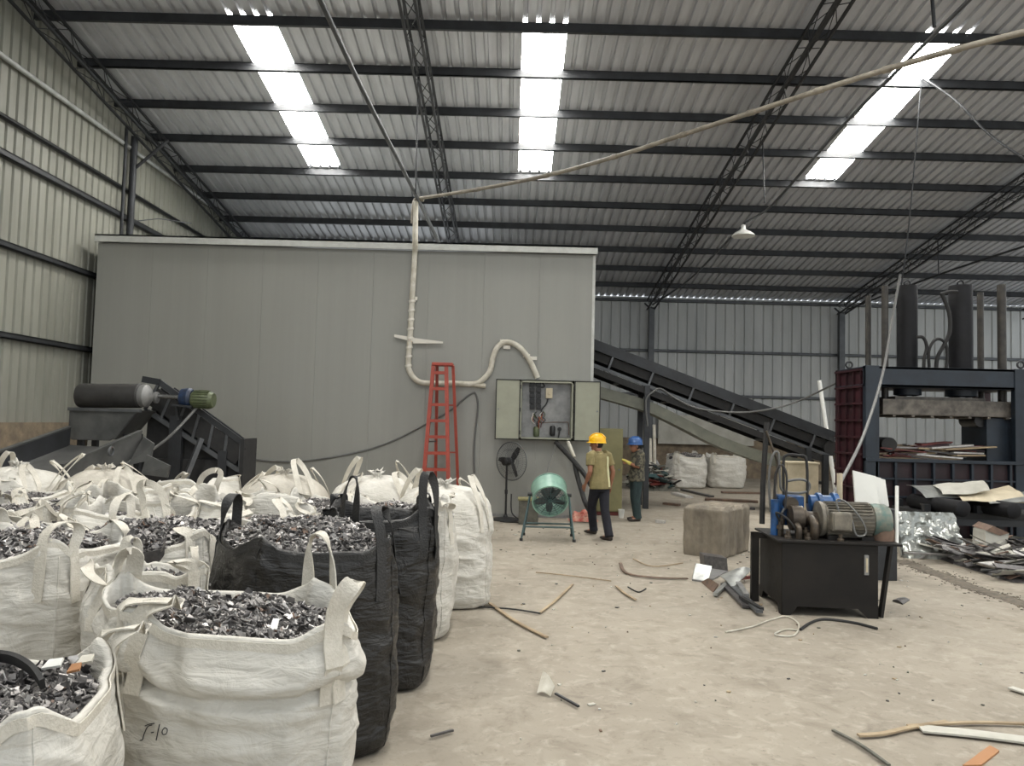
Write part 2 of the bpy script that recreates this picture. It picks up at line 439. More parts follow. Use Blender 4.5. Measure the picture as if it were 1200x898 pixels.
# far wall
wb = root('wall_back', (5, YF, 0), 'grey corrugated sheet wall at the far end above a cement plinth', 'wall', kind='structure')
mb = MB(); pr = ribs(XL - .2, XR + .2, .36, .035, .72)
pl, pr2 = [q for q in pr if q[0] < -8.0], [q for q in pr if q[0] > -1.2]   # a wide loading opening behind the panel room
for q in (pl, pr2): mb.grid([[V((x, YF + d, 1.4)) for x, d in q], [V((x, YF + d, roofz(YF) - .012)) for x, d in q]])
mb.build('wall_sheet', 'wallb', wb)
MB().span((XL, YF - .06, 0), (-8.0, YF + .25, 1.42)).span((-1.2, YF - .06, 0), (XR, YF + .25, 1.42)).build('plinth', 'plinth', wb)
for z in (6.6, 4.7, 3.05):
    mb = MB(); XQ = XL if z > 6 else -1.2; mb.span((XQ, YF - .1, z - .05), (XR, YF - .085, z + .05)); mb.span((XQ, YF - .1, z - .05), (XR, YF - .01, z - .035)); mb.span((XQ, YF - .1, z + .035), (XR, YF - .01, z + .05))
    mb.build('girt', 'steel2', wb)

# low wall along the open right side, beyond the frame
mb = MB(); pr = ribs(YN, YF + .2, .3, .035, .7)
mb.grid([[V((XR + d, y, 0)) for y, d in pr], [V((XR + d, y, 3.0)) for y, d in pr]])
tag(mb.build('wall_right', 'wallb'), 'low corrugated sheet wall along the open right side', 'wall', kind='structure')
# columns
for k, (x, y, lab) in enumerate([(-8.55, 16.45, 'dark round steel column on the left wall, nearer one'), (-8.55, 22.5, 'dark round steel column on the left wall, farther one'),
                                 (-1.85, 27.9, 'steel column of the far wall hidden behind the grey panel room'), (5.15, 27.9, 'grey steel column of the far wall above the inclined conveyor'), (12.25, 27.9, 'grey steel column of the far wall beside the press')]):
    t = root('steel_column', (x, y, 0), lab, 'column', kind='structure')
    mb = MB(); top = roofz(y) - .5
    if k < 2:
        mb.cyl((x, y, 0), (x, y, top), .075, 16)
        MB().cyl((x - .02, y - .32, 0), (x - .02, y - .32, top + .1), .035, 10).build('downpipe', 'steel', t)
        MB().tube([(x, y, top - .75), (x + .75, y, top - .05)], .035, 8).build('knee_brace', 'steel', t)
        MB().tube([(x, y, 6.1), (x + .5, y + .25, 6.25), (x + 1.1, y + .6, 6.25)], .012, 6).build('wire_bracket', 'steel2', t)
    else:
        mb.span((x - .1, y - .1, 0), (x + .1, y + .1, top))
        for sg in (-1, 1): MB().bar((x, y - .05, top - .1), (x + sg * .28, y - .05, top + .15), .05, .05).build('gusset', 'steel', t)
    mb.build('shaft', 'steel' if k < 2 else 'steel2', t)
    MB().span((x - .13, y - .13, 0), (x + (.1 if k < 2 else .13), y + .13, .02)).build('base_plate', 'steel', t)

# lattice rafters under the purlins
for k, x in enumerate((-8.3, -1.86, 5.12, 12.25, 19.2)):
    lab = ['lattice roof truss running beside the left wall', 'lattice roof truss left of the middle skylight', 'lattice roof truss between middle and right skylights', 'lattice roof truss over the press', 'lattice roof truss beyond the press near the right wall'][k]
    t = root('roof_truss', (x, 27.9, roofz(27.9) - .6), lab, 'truss', kind='structure')
    y0, y1 = 2.0, 27.95; off = .17
    for dx in (-.13, .13):
        for dz in (0, -.36):
            mb = MB().bar((x + dx, y0, roofz(y0) - off - .04 + dz), (x + dx, y1, roofz(y1) - off - .04 + dz), .045, .045); mb.build('chord', 'steel', t)
    mb = MB(); n = 46
    for i in range(n):
        a = lerp(y0, y1, i / n); b = lerp(y0, y1, (i + 1) / n); lo = -.36 if i % 2 else 0; hi = 0 if i % 2 else -.36
        for dx in (-.13, .13): mb.tube([(x + dx, a, roofz(a) - off - .04 + lo), (x + dx, b, roofz(b) - off - .04 + hi)], .009, 5)
        s = 1 if i % 2 else -1
        for dz in (0, -.36): mb.tube([(x - .13 * s, a, roofz(a) - off - .04 + dz), (x + .13 * s, b, roofz(b) - off - .04 + dz)], .009, 5)
    mb.build('lacing', 'steel', t)

# ------------------------------------------------------------------ grey panel room
BX0, BX1, BY, BZ = -8.42, 1.62, 15.0, 5.3
bt = root('panel_room', (-3.4, BY, 0), 'large windowless grey insulated panel room filling the middle of the hall', 'room enclosure')
mb = MB(); x = BX0; n = 9; w = (BX1 - BX0) / n
for i in range(n):
    a, b = BX0 + i * w, BX0 + (i + 1) * w
    g = .0012
    mb.span((a + g, BY, .02), (b - g, BY + .075, BZ - .02))
mb.build('front_wall', 'panel', bt, bevel=.002)
mb = MB()
for i in range(8):
    a, b = BY + .08 + i * 1.0, BY + .08 + (i + 1) * 1.0
    mb.span((BX1 - .075, a + .004, .02), (BX1, b - .004, BZ - .02)); mb.span((BX0, a + .004, .02), (BX0 + .075, b - .004, BZ - .02))
mb.build('side_wall', 'panel', bt, bevel=.006)
MB().span((BX0 + .01, BY + .02, 0), (BX1 - .01, BY + .06, BZ - .1)).build('panel_core', 'seam', bt)
MB().span((BX0 - .0, BY - .1, BZ), (BX1 + .02, BY + 8.1, BZ + .09)).build('roof_panel', 'panel', bt)
mb = MB().span((BX0 - .01, BY - .13, BZ - .02), (BX1 + .03, BY - .1, BZ + .13)); mb.span((BX0 - .01, BY - .13, BZ + .1), (BX1 + .03, BY + .1, BZ + .13))
tag(mb.build('cap_trim', 'cap', bt), 'pale cap trim along the top edge')
MB().span((BX1 - .05, BY - .006, 0), (BX1 + .006, BY + .06, BZ - .02)).build('corner_trim', 'cap', bt)
MB().span((BX0, BY - .004, 0), (BX1, BY + .03, .06)).build('floor_channel', 'zinc', bt)

# ------------------------------------------------------------------ conduit on the panel room
f = lambda x, y, d=.08: aty(x, y, BY - d)
t = root('wall_conduit', f(478, 440), 'white wrapped conduit snaking down and across the grey panel room', 'conduit')
pts = [f(487, 236, .2), f(486.5, 284, .2), f(486, 300), f(483, 350), f(480.5, 395), f(478.5, 425), f(480, 435), f(486, 444), f(497, 449), f(530, 449.5), f(556, 450), f(567, 444), f(574.5, 434), f(577.5, 420), f(583, 407), f(592.5, 401), f(605, 404.5), f(615, 414), f(623, 427), f(630, 443)]
mb = MB().tube(smooth_path(pts, 6), .055, 10); mb.build('pipe', 'pvc', t, smooth=60)
MB().cyl(f(556, 451), f(569, 452.5), .05, 10).build('end_stub', 'pvc', t, smooth=40)
for i in range(22):
    y = 352 + i * 3.6; x = lerp(483, 478.6, (y - 352) / 75)
    if i % 3 == 0: MB().tube([f(x - .3, y), f(x + .1, y + 2.4)], .068, 10).build('tape_wrap', 'tape', t, smooth=40)
for x, y in ((590, 400), (594, 407), (617, 417), (625, 420), (485, 350)):
    p = f(x, y, .05); MB().box(p, (.14, .04, .07)).build('clip', 'tape', t)
mb = MB().prism([f(462, 392, .12), f(485, 395.5, .12), f(485, 401, .12), f(462, 395, .12)], (0, .03, 0))
mb.prism([f(484, 396, .13), f(519, 400.5, .13), f(519, 402.5, .13), f(484, 402.5, .13)], (0, .03, 0)); tag(mb.build('cross_strip', 'tape', t), 'tapered white strip tied across the pipe')

# overhead conduit, cables and lamp
t = root('overhead_conduit', aty(850, 141, 11), 'long beige jointed conduit slung across the hall to upper right', 'conduit')
A = aty(488, 233, 14.8); pp = [(488, 233, 14.8), (560, 222, 13.7), (640, 206, 12.6), (720, 184, 11.6), (800, 158, 10.7), (880, 132, 9.9), (960, 106, 9.1), (1040, 81, 8.4), (1120, 58, 7.7), (1215, 34, 7.0)]
pp = [aty(*q) for q in pp]
MB().tube(smooth_path(pp, 5), .034, 10).build('pipe', 'pvc2', t, smooth=60)
for q in pp[1:-1]:
    d = (pp[-1] - pp[0]).normalized(); MB().cyl(q - d * .05, q + d * .05, .042, 10).build('coupling', 'pvc2', t, smooth=40)
MB().tube(smooth_path([A + V((.15, 0, -.02)), A, A + V((-.05, 0, -.15)), A + V((-.06, 0, -.5))], 4), .04, 10).build('elbow', 'pvc2', t, smooth=60)


def wire(name, pts, r, m, label, cat='cable', n=6, seg=6):
    return thing(name, MB().tube(smooth_path(pts, seg), r, n), m, label, cat, smooth=60)


def hang(x, y0, Y): return V((aty(x, y0, Y).x, Y, roofz(Y) - .17))


wire('sloping_pipe', [aty(372, -8, 8.5), aty(428, 112, 11.2), aty(487, 228, 14.6), aty(516, 288, 15.6)], .035, 'steel2', 'dark thin pipe slanting from upper left down to the room top', 'pipe')
wire('hanger_rod', [hang(489, 120, 14.43), aty(487, 228, 14.43)], .016, 'steel', 'thin vertical rod hanging at the top of the wrapped conduit', 'rod')
lamp_line = [aty(1150, -14, 9.0), aty(1075, 60, 11), aty(985, 150, 14), aty(905, 240, 17.5), aty(872, 263, 19), aty(838, 298, 21.5), aty(805, 330, 24.5), aty(765, 357, 27.6)]
wire('lamp_conduit', lamp_line, .03, 'steel2', 'grey conduit slanting from upper right down to the far column', 'conduit')
wire('hanger_rod', [hang(894, 130, 16.6), aty(896, 238, 16.6)], .016, 'steel', 'thin vertical rod hanging above the white pendant lamp', 'rod')
wire('hanger_rod', [hang(1079, 95, 14.43), aty(1066, 255, 14.6), aty(1055, 345, 14.9)], .014, 'steel', 'long thin vertical cable dropping to the left press cylinder', 'cable')
wire('sagging_cord', [aty(1082, 92, 14.4), aty(1120, 118, 14), aty(1160, 158, 13.6), aty(1210, 192, 13)], .022, 'steel', 'dark cable drooping right of the right skylight', 'cable')
wire('hanger_rod', [aty(1092, -6, 11), aty(1095, 32, 11)], .03, 'steel', 'short dark rod at the top edge above the right skylight', 'rod')
wire('press_conduit', [aty(1215, 284, 19), aty(1100, 322, 22), aty(993, 363, 27.5)], .03, 'steel', 'thin dark conduit slanting behind the press cylinders', 'conduit')
wire('hanger_rod', [hang(1099, 280, 21.75), aty(1100, 322, 21.75)], .02, 'steel', 'thin vertical rod above the conduit behind the press', 'rod')
t = root('pendant_lamp', aty(871, 277, 19), 'white enamel pendant lamp shade hanging below the slanting conduit', 'lamp')
c = aty(871, 277, 19)
MB().lathe(c, (0, 0, 1), [(.29, 0), (.285, .03), (.2, .1), (.09, .16), (.06, .2), (.05, .3), (.0, .31)], 28).build('lamp_shade', 'shade', t, smooth=40)
MB().lathe(c + V((0, 0, -.02)), (0, 0, 1), [(.0, -.02), (.16, 0), (.27, .02)], 24).build('diffuser', 'shade', t, smooth=60)
MB().cyl(c + V((0, 0, .29)), aty(872, 263, 19) , .014, 8).build('stem', 'steel2', t)

# ------------------------------------------------------------------ electrical cabinet
t = root('electrical_cabinet', aty(640, 517, BY), 'open wall mounted electrical cabinet with both doors swung wide', 'cabinet')
yf = BY - .26
def fp(x, y, Y=yf): return aty(x, y, Y)
a = fp(609, 445); b = fp(672, 517)
mb = MB(); z1, z0 = a.z, b.z
mb.span((a.x, BY - .03, z0), (b.x, BY - .005, z1))
for p, q in (((a.x, yf, z0), (a.x + .02, BY - .02, z1)), ((b.x - .02, yf, z0), (b.x, BY - .02, z1)), ((a.x, yf, z1 - .02), (b.x, BY - .02, z1)), ((a.x, yf, z0), (b.x, BY - .02, z0 + .02))): mb.span(p, q)
for p, q in (((a.x, yf, z0), (a.x + .05, yf + .015, z1)), ((b.x - .05, yf, z0), (b.x, yf + .015, z1)), ((a.x, yf, z1 - .05), (b.x, yf + .015, z1)), ((a.x, yf, z0), (b.x, yf + .015, z0 + .05))): mb.span(p, q)
mb.build('case', 'cab', t)
MB().span((a.x + .06, BY - .06, z0 + .05), (b.x - .06, BY - .04, z1 - .05)).build('mounting_plate', 'zinc', t)
for sgn, xa, xb in ((-1, 581.5, 608.5), (1, 673.5, 702.5)):
    p = fp(xa, 445); q = fp(xb, 517)
    mb = MB().span((p.x, yf - .03, z0 - .0), (q.x, yf - .012, z1 - .0))
    d = mb.build('door', 'cab', t, bevel=.004)
    mb = MB()
    for u, v in (((p.x, z0), (p.x + .018, z1)), ((q.x - .018, z0), (q.x, z1)), ((p.x, z0), (q.x, z0 + .018)), ((p.x, z1 - .018), (q.x, z1))): mb.span((u[0], yf - .042, u[1]), (v[0], yf - .03, v[1]))
    tag(mb.build('door_seal', 'rub', d), 'black rubber door seal')
    hx = p.x if sgn > 0 else q.x
    mb = MB()
    for k in (.12, .5, .88): mb.cyl((hx, yf - .01, lerp(z0, z1, k) - .04), (hx, yf - .01, lerp(z0, z1, k) + .04), .014, 8)
    mb.build('hinge', 'blk', d)
    kx = q.x - .06 if sgn > 0 else p.x + .06
    MB().cyl((kx, yf - .05, (z0 + z1) / 2), (kx, yf - .02, (z0 + z1) / 2), .018, 12).build('lock', 'zinc', d)
yi = BY - .1
for i in range(5):
    for j, x in enumerate((623.5, 631)):
        c = fp(x, 451 + i * 6.6, yi); mb = MB().box(c, (.1, .09, .085)); mb.box(c + V((0, -.055, 0)), (.06, .03, .05)); mb.box(c + V((0, -.03, .05)), (.085, .05, .012)); mb.build('contactor', 'blk', t)
c = fp(643.5, 461, yi); MB().box(c, (.13, .09, .2)).box(c + V((0, -.05, 0)), (.05, .03, .06)).build('breaker', 'cream', t, bevel=.005)
MB().tube(smooth_path([fp(642, 468, yi), fp(640, 474, yi), fp(635, 480, yi), fp(634, 486, yi)], 5), .012, 6).build('wire_loop', 'blk', t)
MB().tube(smooth_path([fp(627, 446.5, yi), fp(634, 447, yi), fp(638, 453, yi), fp(634, 454, yi)], 5), .014, 6).build('wire_loop', 'blk', t)
MB().tube(smooth_path([fp(634, 496, yi), fp(646, 495, yi), fp(660, 495, yi), fp(666, 496, yi), fp(666.5, 510, yi)], 5), .007, 6).build('wire_loop', 'brown', t)
for i in range(22):
    x = 624 + rnd.random() * 13; y = 481 + rnd.random() * 15
    c = fp(x, y, yi - rnd.random() * .06)
    MB().tube(smooth_path([c, c + V((rnd.uniform(-.05, .05), -.04, -.05)), c + V((rnd.uniform(-.04, .04), 0, -.12))], 4), .008, 6).build('wire_loop', rnd.choice(['copper', 'blk', 'green', 'rust', 'tape']), t)
for x, y, r in ((628.5, 506, .06), (647.5, 505, .055)):
    c = fp(x, y, yi); MB().lathe(c + V((0, 0, -.1)), (0, 0, 1), [(r * .8, 0), (r, .03), (r, .17), (r * .7, .2)], 18).build('transformer', 'green' if x < 640 else 'blk', t, smooth=40)
c = fp(655.5, 503, yi); MB().span(fp(648.5, 497, yi), fp(664, 513, yi) + V((0, .03, 0))).build('terminal_box', 'zinc', t)
MB().cyl(c + V((0, -.06, 0)), c + V((0, -.0, 0)), .04, 16).build('cable_gland', 'blk', t)
MB().tube(smooth_path([c + V((0, -.05, 0)), fp(655, 510, yi - .06), fp(652.5, 519, BY - .2)], 6), .014, 8).build('supply_cord', 'blk', t)
for k, (pts, r, m, lab) in enumerate([
    ([fp(651, 518, BY - .2), fp(668, 536, 14.6), fp(684, 555, 14.3), fp(694, 572, 14.0)], .05, 'rub', 'thick black cable slanting from cabinet to behind the khaki worker'),
    ([fp(673, 541, 14.55), fp(676, 556, 14.4), fp(682, 577, 14.2), fp(688, 594, 14.0), atz(697, 607) + V((0, 0, .05))], .045, 'rub', 'thick black hose curving down from cabinet to the floor'),
    ([fp(665, 516, BY - .2), fp(668, 523, 14.7), fp(673, 536, 14.6)], .034, 'pvc', 'short white pipe stub under the cabinet'),
    ([fp(652, 519, BY - .2), fp(648, 531, 14.5), fp(643, 545, 13.6), fp(640.5, 556, 12.6)], .009, 'cable', 'thin cord from the cabinet to the green drum fan')]):
    wire('power_cable' if k != 2 else 'pipe_stub', pts, r, m, lab)

# cable on the panel wall
q = lambda x, y: aty(x, y, BY - .03)
wire('wall_cable', [q(556, 556), q(555.5, 530), q(557, 505), q(560, 478), q(558, 463), q(553, 461), q(540, 471), q(531, 479), q(500, 497), q(450, 521), q(400, 534), q(340, 541.5), q(284, 537)], .018, 'cable', 'thin dark cable looping along the grey wall behind the ladder', seg=8)
# ------------------------------------------------------------------ red stepladder
b0 = atz(512, 604)
LY = 14.1
lt = root('stepladder', (aty(512, 604, LY).x, LY, 0), 'red fibreglass stepladder standing against the grey panel room', 'ladder')
tz = aty(518, 427, LY + .25).z
tl, tr = aty(508, 428, LY + .25), aty(523, 428, LY + .25)
bl, br = aty(492.5, 600, LY), aty(526.5, 600, LY); bl.z = br.z = 0
for p, q_ in ((tl, bl), (tr, br)):
    MB().bar(p, q_, .07, .085, up=(0, 1, 0)).build('front_rail', 'red', lt)
    MB().box(q_ + V((0, 0, .02)), (.06, .1, .04)).build('rubber_foot', 'rub', lt)
rl, rr_ = tl + V((.06, .12, 0)), tr + V((.12, .12, 0))
bl2, br2 = V((bl.x + .2, BY - .12, 0)), V((br.x + .14, BY - .12, 0))
for p, q_ in ((rl, bl2), (rr_, br2)):
    MB().bar(p, q_, .055, .06, up=(0, 1, 0)).build('rear_rail', 'red', lt)
for i in range(9):
    z = tz - .17 - i * .305
    s_ = (tl.z - z) / tl.z
    a, b = tl.lerp(bl, s_), tr.lerp(br, s_)
    MB().bar(a, b, .1, .055, up=(0, 0, 1)).build('step', 'red', lt)
    if i in (2, 5, 8):
        a, b = rl.lerp(bl2, s_), rr_.lerp(br2, s_); MB().bar(a, b, .03, .03).build('rear_brace', 'red', lt)
c = (tl + rr_) / 2; MB().box((c.x - .01, c.y, tl.z + .02), (.4, .26, .06)).build('top_cap', 'red', lt, bevel=.01)
p = tl.lerp(bl, .5); MB().tube([p, rl.lerp(bl2, .5)], .012, 6).build('spreader', 'steel2', lt)

# ------------------------------------------------------------------ pedestal fan
def fan_blades(mb_c, ax, rad, n, w, tw=.5):
    ax = V(ax).normalized(); ref = V((0, 0, 1)); x = (ref - ax * ref.dot(ax)).normalized(); y = ax.cross(x); out = []
    for k in range(n):
        a0 = 2 * PI * k / n + .6
        rows = []
        for i in range(7):
            r = lerp(.05, rad, i / 6); ww = w * (.5 + .8 * math.sin(PI * min(1, .2 + .7 * i / 6)))
            d = x * math.cos(a0) + y * math.sin(a0); tq = -x * math.sin(a0) + y * math.cos(a0)
            rows.append([mb_c + d * r + tq * ww * (j / 3 - .5) + ax * tw * ww * (j / 3 - .5) * .6 for j in range(4)])
        m = MB(); m.grid(rows); m.grid([[p + ax * .004 for p in r] for r in rows]); out.append(m)
    return out


PY = 14.5
base = aty(592.5, 604.5, PY); base.z = 0
pf = root('pedestal_fan', base, 'black pedestal fan standing below the electrical cabinet', 'fan')
MB().lathe(base, (0, 0, 1), [(.27, 0), (.27, .015), (.2, .04), (.05, .06), (.03, .1)], 32).build('base', 'blk', pf, smooth=40)
hc = aty(594, 541, PY)
MB().cyl(base + V((0, 0, .05)), V((base.x, PY, hc.z - .08)), .02, 12).build('pole', 'blk', pf)
MB().cyl(base + V((0, 0, .5)), base + V((0, 0, .58)), .03, 12).build('height_collar', 'blk', pf)
ax = V((.62, .78, .02)).normalized(); gc = hc + ax * .14
MB().lathe(hc - ax * .1, ax, [(.03, 0), (.075, .02), (.08, .14), (.05, .2)], 20).build('motor', 'blk', pf, smooth=40)
g = MB(); ref = V((0, 0, 1)); gx = (ref - ax * ref.dot(ax)).normalized(); gy = ax.cross(gx); GR = .37
g.torus(gc, ax, GR, .009, 40, 6)
for sgn in (-1, 1):
    g.torus(gc + ax * .075 * sgn, ax, .07, .005, 20, 5)
    for k in range(48):
        a = 2 * PI * k / 48; d = gx * math.cos(a) + gy * math.sin(a)
        g.tube([gc + ax * .075 * sgn + d * .07, gc + ax * .07 * sgn + d * GR * .6, gc + d * GR], .0022, 4)
    g.torus(gc + ax * .072 * sgn, ax, GR * .62, .003, 32, 4)
g.build('guard', 'steel2', pf)
for m in fan_blades(gc, ax, .32, 3, .085): m.build('blade', 'blk', pf)
MB().lathe(gc - ax * .03, ax, [(.05, 0), (.05, .06), (.02, .09)], 16).build('hub', 'blk', pf, smooth=40)
wire('fan_cord', [base + V((.1, 0, .5)), base + V((.12, -.1, .15)), base + V((.3, -.25, .02)), base + V((.15, -.4, .015)), base + V((-.1, -.3, .015)), base + V((.2, -.12, .015))], .012, 'rub', 'black cord coiled on the floor by the pedestal fan')

# ------------------------------------------------------------------ drum fan
DY = 12.3
fc = aty(644, 580, DY)
foot = atz(645, 631)
df = root('drum_fan', (fc.x, DY, 0), 'mint green drum fan tilted down on a tubular stand', 'fan')
ax = V((.03, -1, -.55)).normalized()   # blows towards the camera, tipped down
RD = .285
o0 = fc - ax * .19
MB().lathe(o0, ax, [(RD + .012, 0), (RD + .012, .012), (RD, .015), (RD, .365), (RD + .012, .368), (RD + .012, .38), (RD - .012, .38), (RD - .012, 0), (RD + .012, 0)], 44, cap=False).build('drum', 'mint', df, smooth=40)
for s_, L in ((0, 'rear_guard'), (.375, 'front_guard')):
    g = MB(); c = o0 + ax * s_; gx = (V((0, 0, 1)) - ax * ax.z).normalized(); gy = ax.cross(gx)
    for k in range(1, 8): g.torus(c, ax, RD * k / 7.3, .0032, 40, 4)
    for k in range(6):
        a = PI * k / 6; d = gx * math.cos(a) + gy * math.sin(a); g.tube([c - d * RD, c + d * RD], .005, 5)
    g.build(L, 'mint2', df)
MB().lathe(fc - ax * .12, ax, [(.04, 0), (.1, .02), (.1, .2), (.06, .24)], 20).build('motor', 'blk', df, smooth=40)
for m in fan_blades(fc + ax * .12, ax, .25, 5, .085): m.build('blade', 'steel2', df)
for sx in (-1, 1):
    top = fc + V((sx * (RD + .03), 0, 0))
    MB().cyl(fc + V((sx * (RD - .01), 0, 0)), top + V((sx * .04, 0, 0)), .03, 12).build('pivot_knob', 'blk', df)
    f1 = V((fc.x + sx * .42 - .03, DY - .28, .02)); f2 = V((fc.x + sx * .40 + .0, DY + .32, .02))
    for f_ in (f1, f2):
        L = MB().tube([top, f_], .016, 8).build('leg', 'mint2', df); MB().box(f_, (.05, .06, .04)).build('foot_pad', 'rub', L)
    a, b = top.lerp(f1, .72), top.lerp(f2, .72); MB().tube([a, b], .014, 8).build('cross_bar', 'mint2', df)
for yy, kk in ((-.28, .72), (.32, .72)):
    a = (fc + V((-RD - .03, 0, 0))).lerp(V((fc.x - .45, DY + yy, .02)), kk); b = (fc + V((RD + .03, 0, 0))).lerp(V((fc.x + .39, DY + yy, .02)), kk)
    MB().tube([a, b], .014, 8).build('cross_bar', 'mint2', df)

# small grey bin behind the drum fan
c = aty(618, 607, 13.9); c.z = 0
t = root('metal_bin', c, 'small dull green metal box behind the drum fan', 'box')
MB().span(c + V((-.16, 0, 0)), c + V((.2, .3, .46))).build('body', 'debris', t, bevel=.01)
MB().span(c + V((-.18, -.02, .44)), c + V((.22, .32, .48))).build('lid', 'khaki', t, bevel=.006)

# ------------------------------------------------------------------ olive cabinet, rag, cup
a = aty(701, 502, 15.6); b = aty(728.5, 602, 15.6)
t = root('olive_cabinet', ((a.x + b.x) / 2, 15.7, 0), 'tall olive green metal cabinet at the corner of the panel room', 'cabinet')
MB().span((a.x, 15.6, .08), (b.x, 15.95, a.z)).build('body', 'khaki', t, bevel=.008)
MB().span((a.x + .02, 15.585, .1), (b.x - .02, 15.6, a.z - .02)).build('door', 'khaki', t, bevel=.004)
MB().span((a.x + .01, 15.63, 0), (b.x - .01, 15.93, .08)).build('plinth', 'rust', t)
MB().cyl((b.x - .07, 15.56, .95), (b.x - .07, 15.585, .95), .02, 12).build('lock', 'zinc', t)
c = atz(683, 611)
mb = MB(); rows = []
for i in range(13):
    rows.append([])
    for j in range(18):
        u, v_ = i / 12 - .5, j / 17 - .5; z = .015 + max(0, .14 * (1 - 4 * u * u) * (1 - 4 * v_ * v_) * (1 + 1.2 * nz((u * 4, v_ * 5, 3))))
        rows[-1].append(c + V((v_ * .55 + .03 * nz((u * 6, v_ * 6, 9)), u * .4, z)))
mb.grid(rows); thing('crumpled_sack', mb, 'ragred', 'crumpled red woven sack on the floor beside the khaki worker', 'sack', smooth=180)
c = atz(728, 607); thing('paper_cup', MB().lathe(c, (0, 0, 1), [(.05, 0), (.065, .17), (.06, .17), (.046, .01)], 18), 'shade', 'white tub on the floor at the olive cabinet', 'cup', smooth=40)

# ------------------------------------------------------------------ inclined belt conveyor (right)
CY = 17.5; W2 = .42
def cv(x, y, dy=-W2): return aty(x, y, CY + dy)
ct = root('belt_conveyor', (aty(800, 560, CY).x, CY, 0), 'long inclined dark belt conveyor coming out of the panel room', 'conveyor')
p0, p1 = cv(693, 406), cv(978, 516)        # top rail near side
dd = (p1 - p0).normalized(); up = V((-dd.z, 0, dd.x)); L = (p1 - p0).length
YV = V((0, 1, 0))
for side in (0, 1):
    o = YV * (2 * W2 * side)
    MB().bar(p0 + o, p1 + o, .05, .1).build('side_rail', 'steel', ct)
    MB().bar(p0 + o - up * .38, p1 + o - up * .38, .05, .07).build('side_rail', 'steel2', ct)
    MB().bar(p0 + o - up * .5, p1 + o - up * .5, .03, .14).build('return_guard', 'rub', ct)
    MB().bar(p0 + o - up * .16 + YV * (.08 if side == 0 else -.08), p1 + o - up * .16 + YV * (.08 if side == 0 else -.08), .015, .2).build('deck_plate', 'rub', ct)
    MB().bar(p0 + o + YV * (.06 if side == 0 else -.06) + up * .1, p1 + o + YV * (.06 if side == 0 else -.06) + up * .1, .012, .18).build('skirt_board', 'steel', ct)
    for k in range(7):
        q_ = p0 + dd * (.55 + k * .98) + o
        MB().bar(q_ - up * .02, q_ - up * .38, .045, .045, up=(0, 1, 0)).build('upright', 'steel2', ct)
prof_ = []
for i in range(41):
    s_ = i / 40; prof_.append(s_)
mb = MB(); rows = []
for s_ in (0, 1):
    c_ = p0 + dd * (L * s_) + YV * W2
    rows.append([c_ + YV * y + up * (z + .02) for y, z in ((-.36, .06), (-.2, -.06), (.2, -.06), (.36, .06), (.36, .045), (.2, -.075), (-.2, -.075), (-.36, .045))])
mb.grid(rows, True); mb.build('belt', 'belt', ct)
mb = MB().bar(p0 + YV * W2 - up * .46, p1 + YV * W2 - up * .46, .7, .02); mb.build('return_belt', 'belt', ct)
for k in range(11):
    q_ = p0 + dd * (.3 + k * .6) + YV * W2
    r_ = MB().cyl(q_ - YV * .2 - up * .11, q_ + YV * .2 - up * .11, .045, 12).build('roller', 'steel2', ct, smooth=40)
    for sg in (-1, 1): MB().cyl(q_ + YV * .21 * sg - up * .1, q_ + YV * .38 * sg + up * .0, .04, 10).build('wing_roller', 'steel2', r_, smooth=40)
    if k % 2: MB().cyl(q_ - YV * .4 - up * .53, q_ + YV * .4 - up * .53, .045, 12).build('return_roller', 'steel2', ct, smooth=40)
for q_, nm in ((p0, 'head_drum'), (p1, 'tail_drum')):
    MB().cyl(q_ - up * .2, q_ + YV * 2 * W2 - up * .2, .17, 24).build(nm, 'rub', ct, smooth=40)
for s_ in (.255, .915, .985):
    q_ = p0 + dd * L * s_ - up * .38
    for side in (0, 1):
        b_ = q_ + YV * 2 * W2 * side; MB().span((b_.x - .06, b_.y - .06, 0), (b_.x + .06, b_.y + .06, b_.z)).build('leg', 'steel', ct)
    MB().bar(V((q_.x, q_.y, q_.z * .5)), V((q_.x, q_.y + 2 * W2, q_.z * .5)), .06, .06).build('cross_brace', 'steel', ct)
# pale spill chute hung under the belt
st = [cv(699, 452, -.3), cv(735, 462, -.3), cv(765, 472, -.3), cv(800, 489, -.3), cv(835, 507, -.3), cv(870, 521, -.3), cv(905, 532, -.3), cv(940, 538, -.3)]
st = smooth_path(st, 4); mb = MB()
for sg in (0, 1):
    rows = [[p + YV * (.6 * sg), p + YV * (.6 * sg) - V((0, 0, .26))] for p in st]; mb.grid(rows); mb.grid([[p + YV * .015 for p in r] for r in rows])
mb.grid([[p - V((0, 0, .26)), p - V((0, 0, .26)) + YV * .6] for p in st]); mb.grid([[p - V((0, 0, .245)), p - V((0, 0, .245)) + YV * .6] for p in st])
tag(mb.build('spill_chute', 'chute', ct, smooth=40), 'pale grey-green spill chute under the belt')
wire('conveyor_cable', [cv(759, 500, -.5), cv(757, 470, -.5), cv(766, 459, -.5), cv(775, 456, -.5), cv(790, 466, -.5), cv(812, 477, -.5), cv(840, 482, -.5), cv(880, 483, -.6), cv(925, 474, -.8), cv(970, 454, -1.6), aty(1012, 432, 13.6)], .02, 'cable', 'grey cable drooping along the conveyor up to the press')
t = MB()
wire('hanging_hose', [aty(1055, 322, 13.2), aty(1046, 372, 12.8), aty(1034, 440, 12), aty(1012, 510, 10.8), aty(985, 565, 9.2), aty(975, 582, 8.4)], .022, 'cable', 'long grey hose slanting from the press cylinder to the power unit')

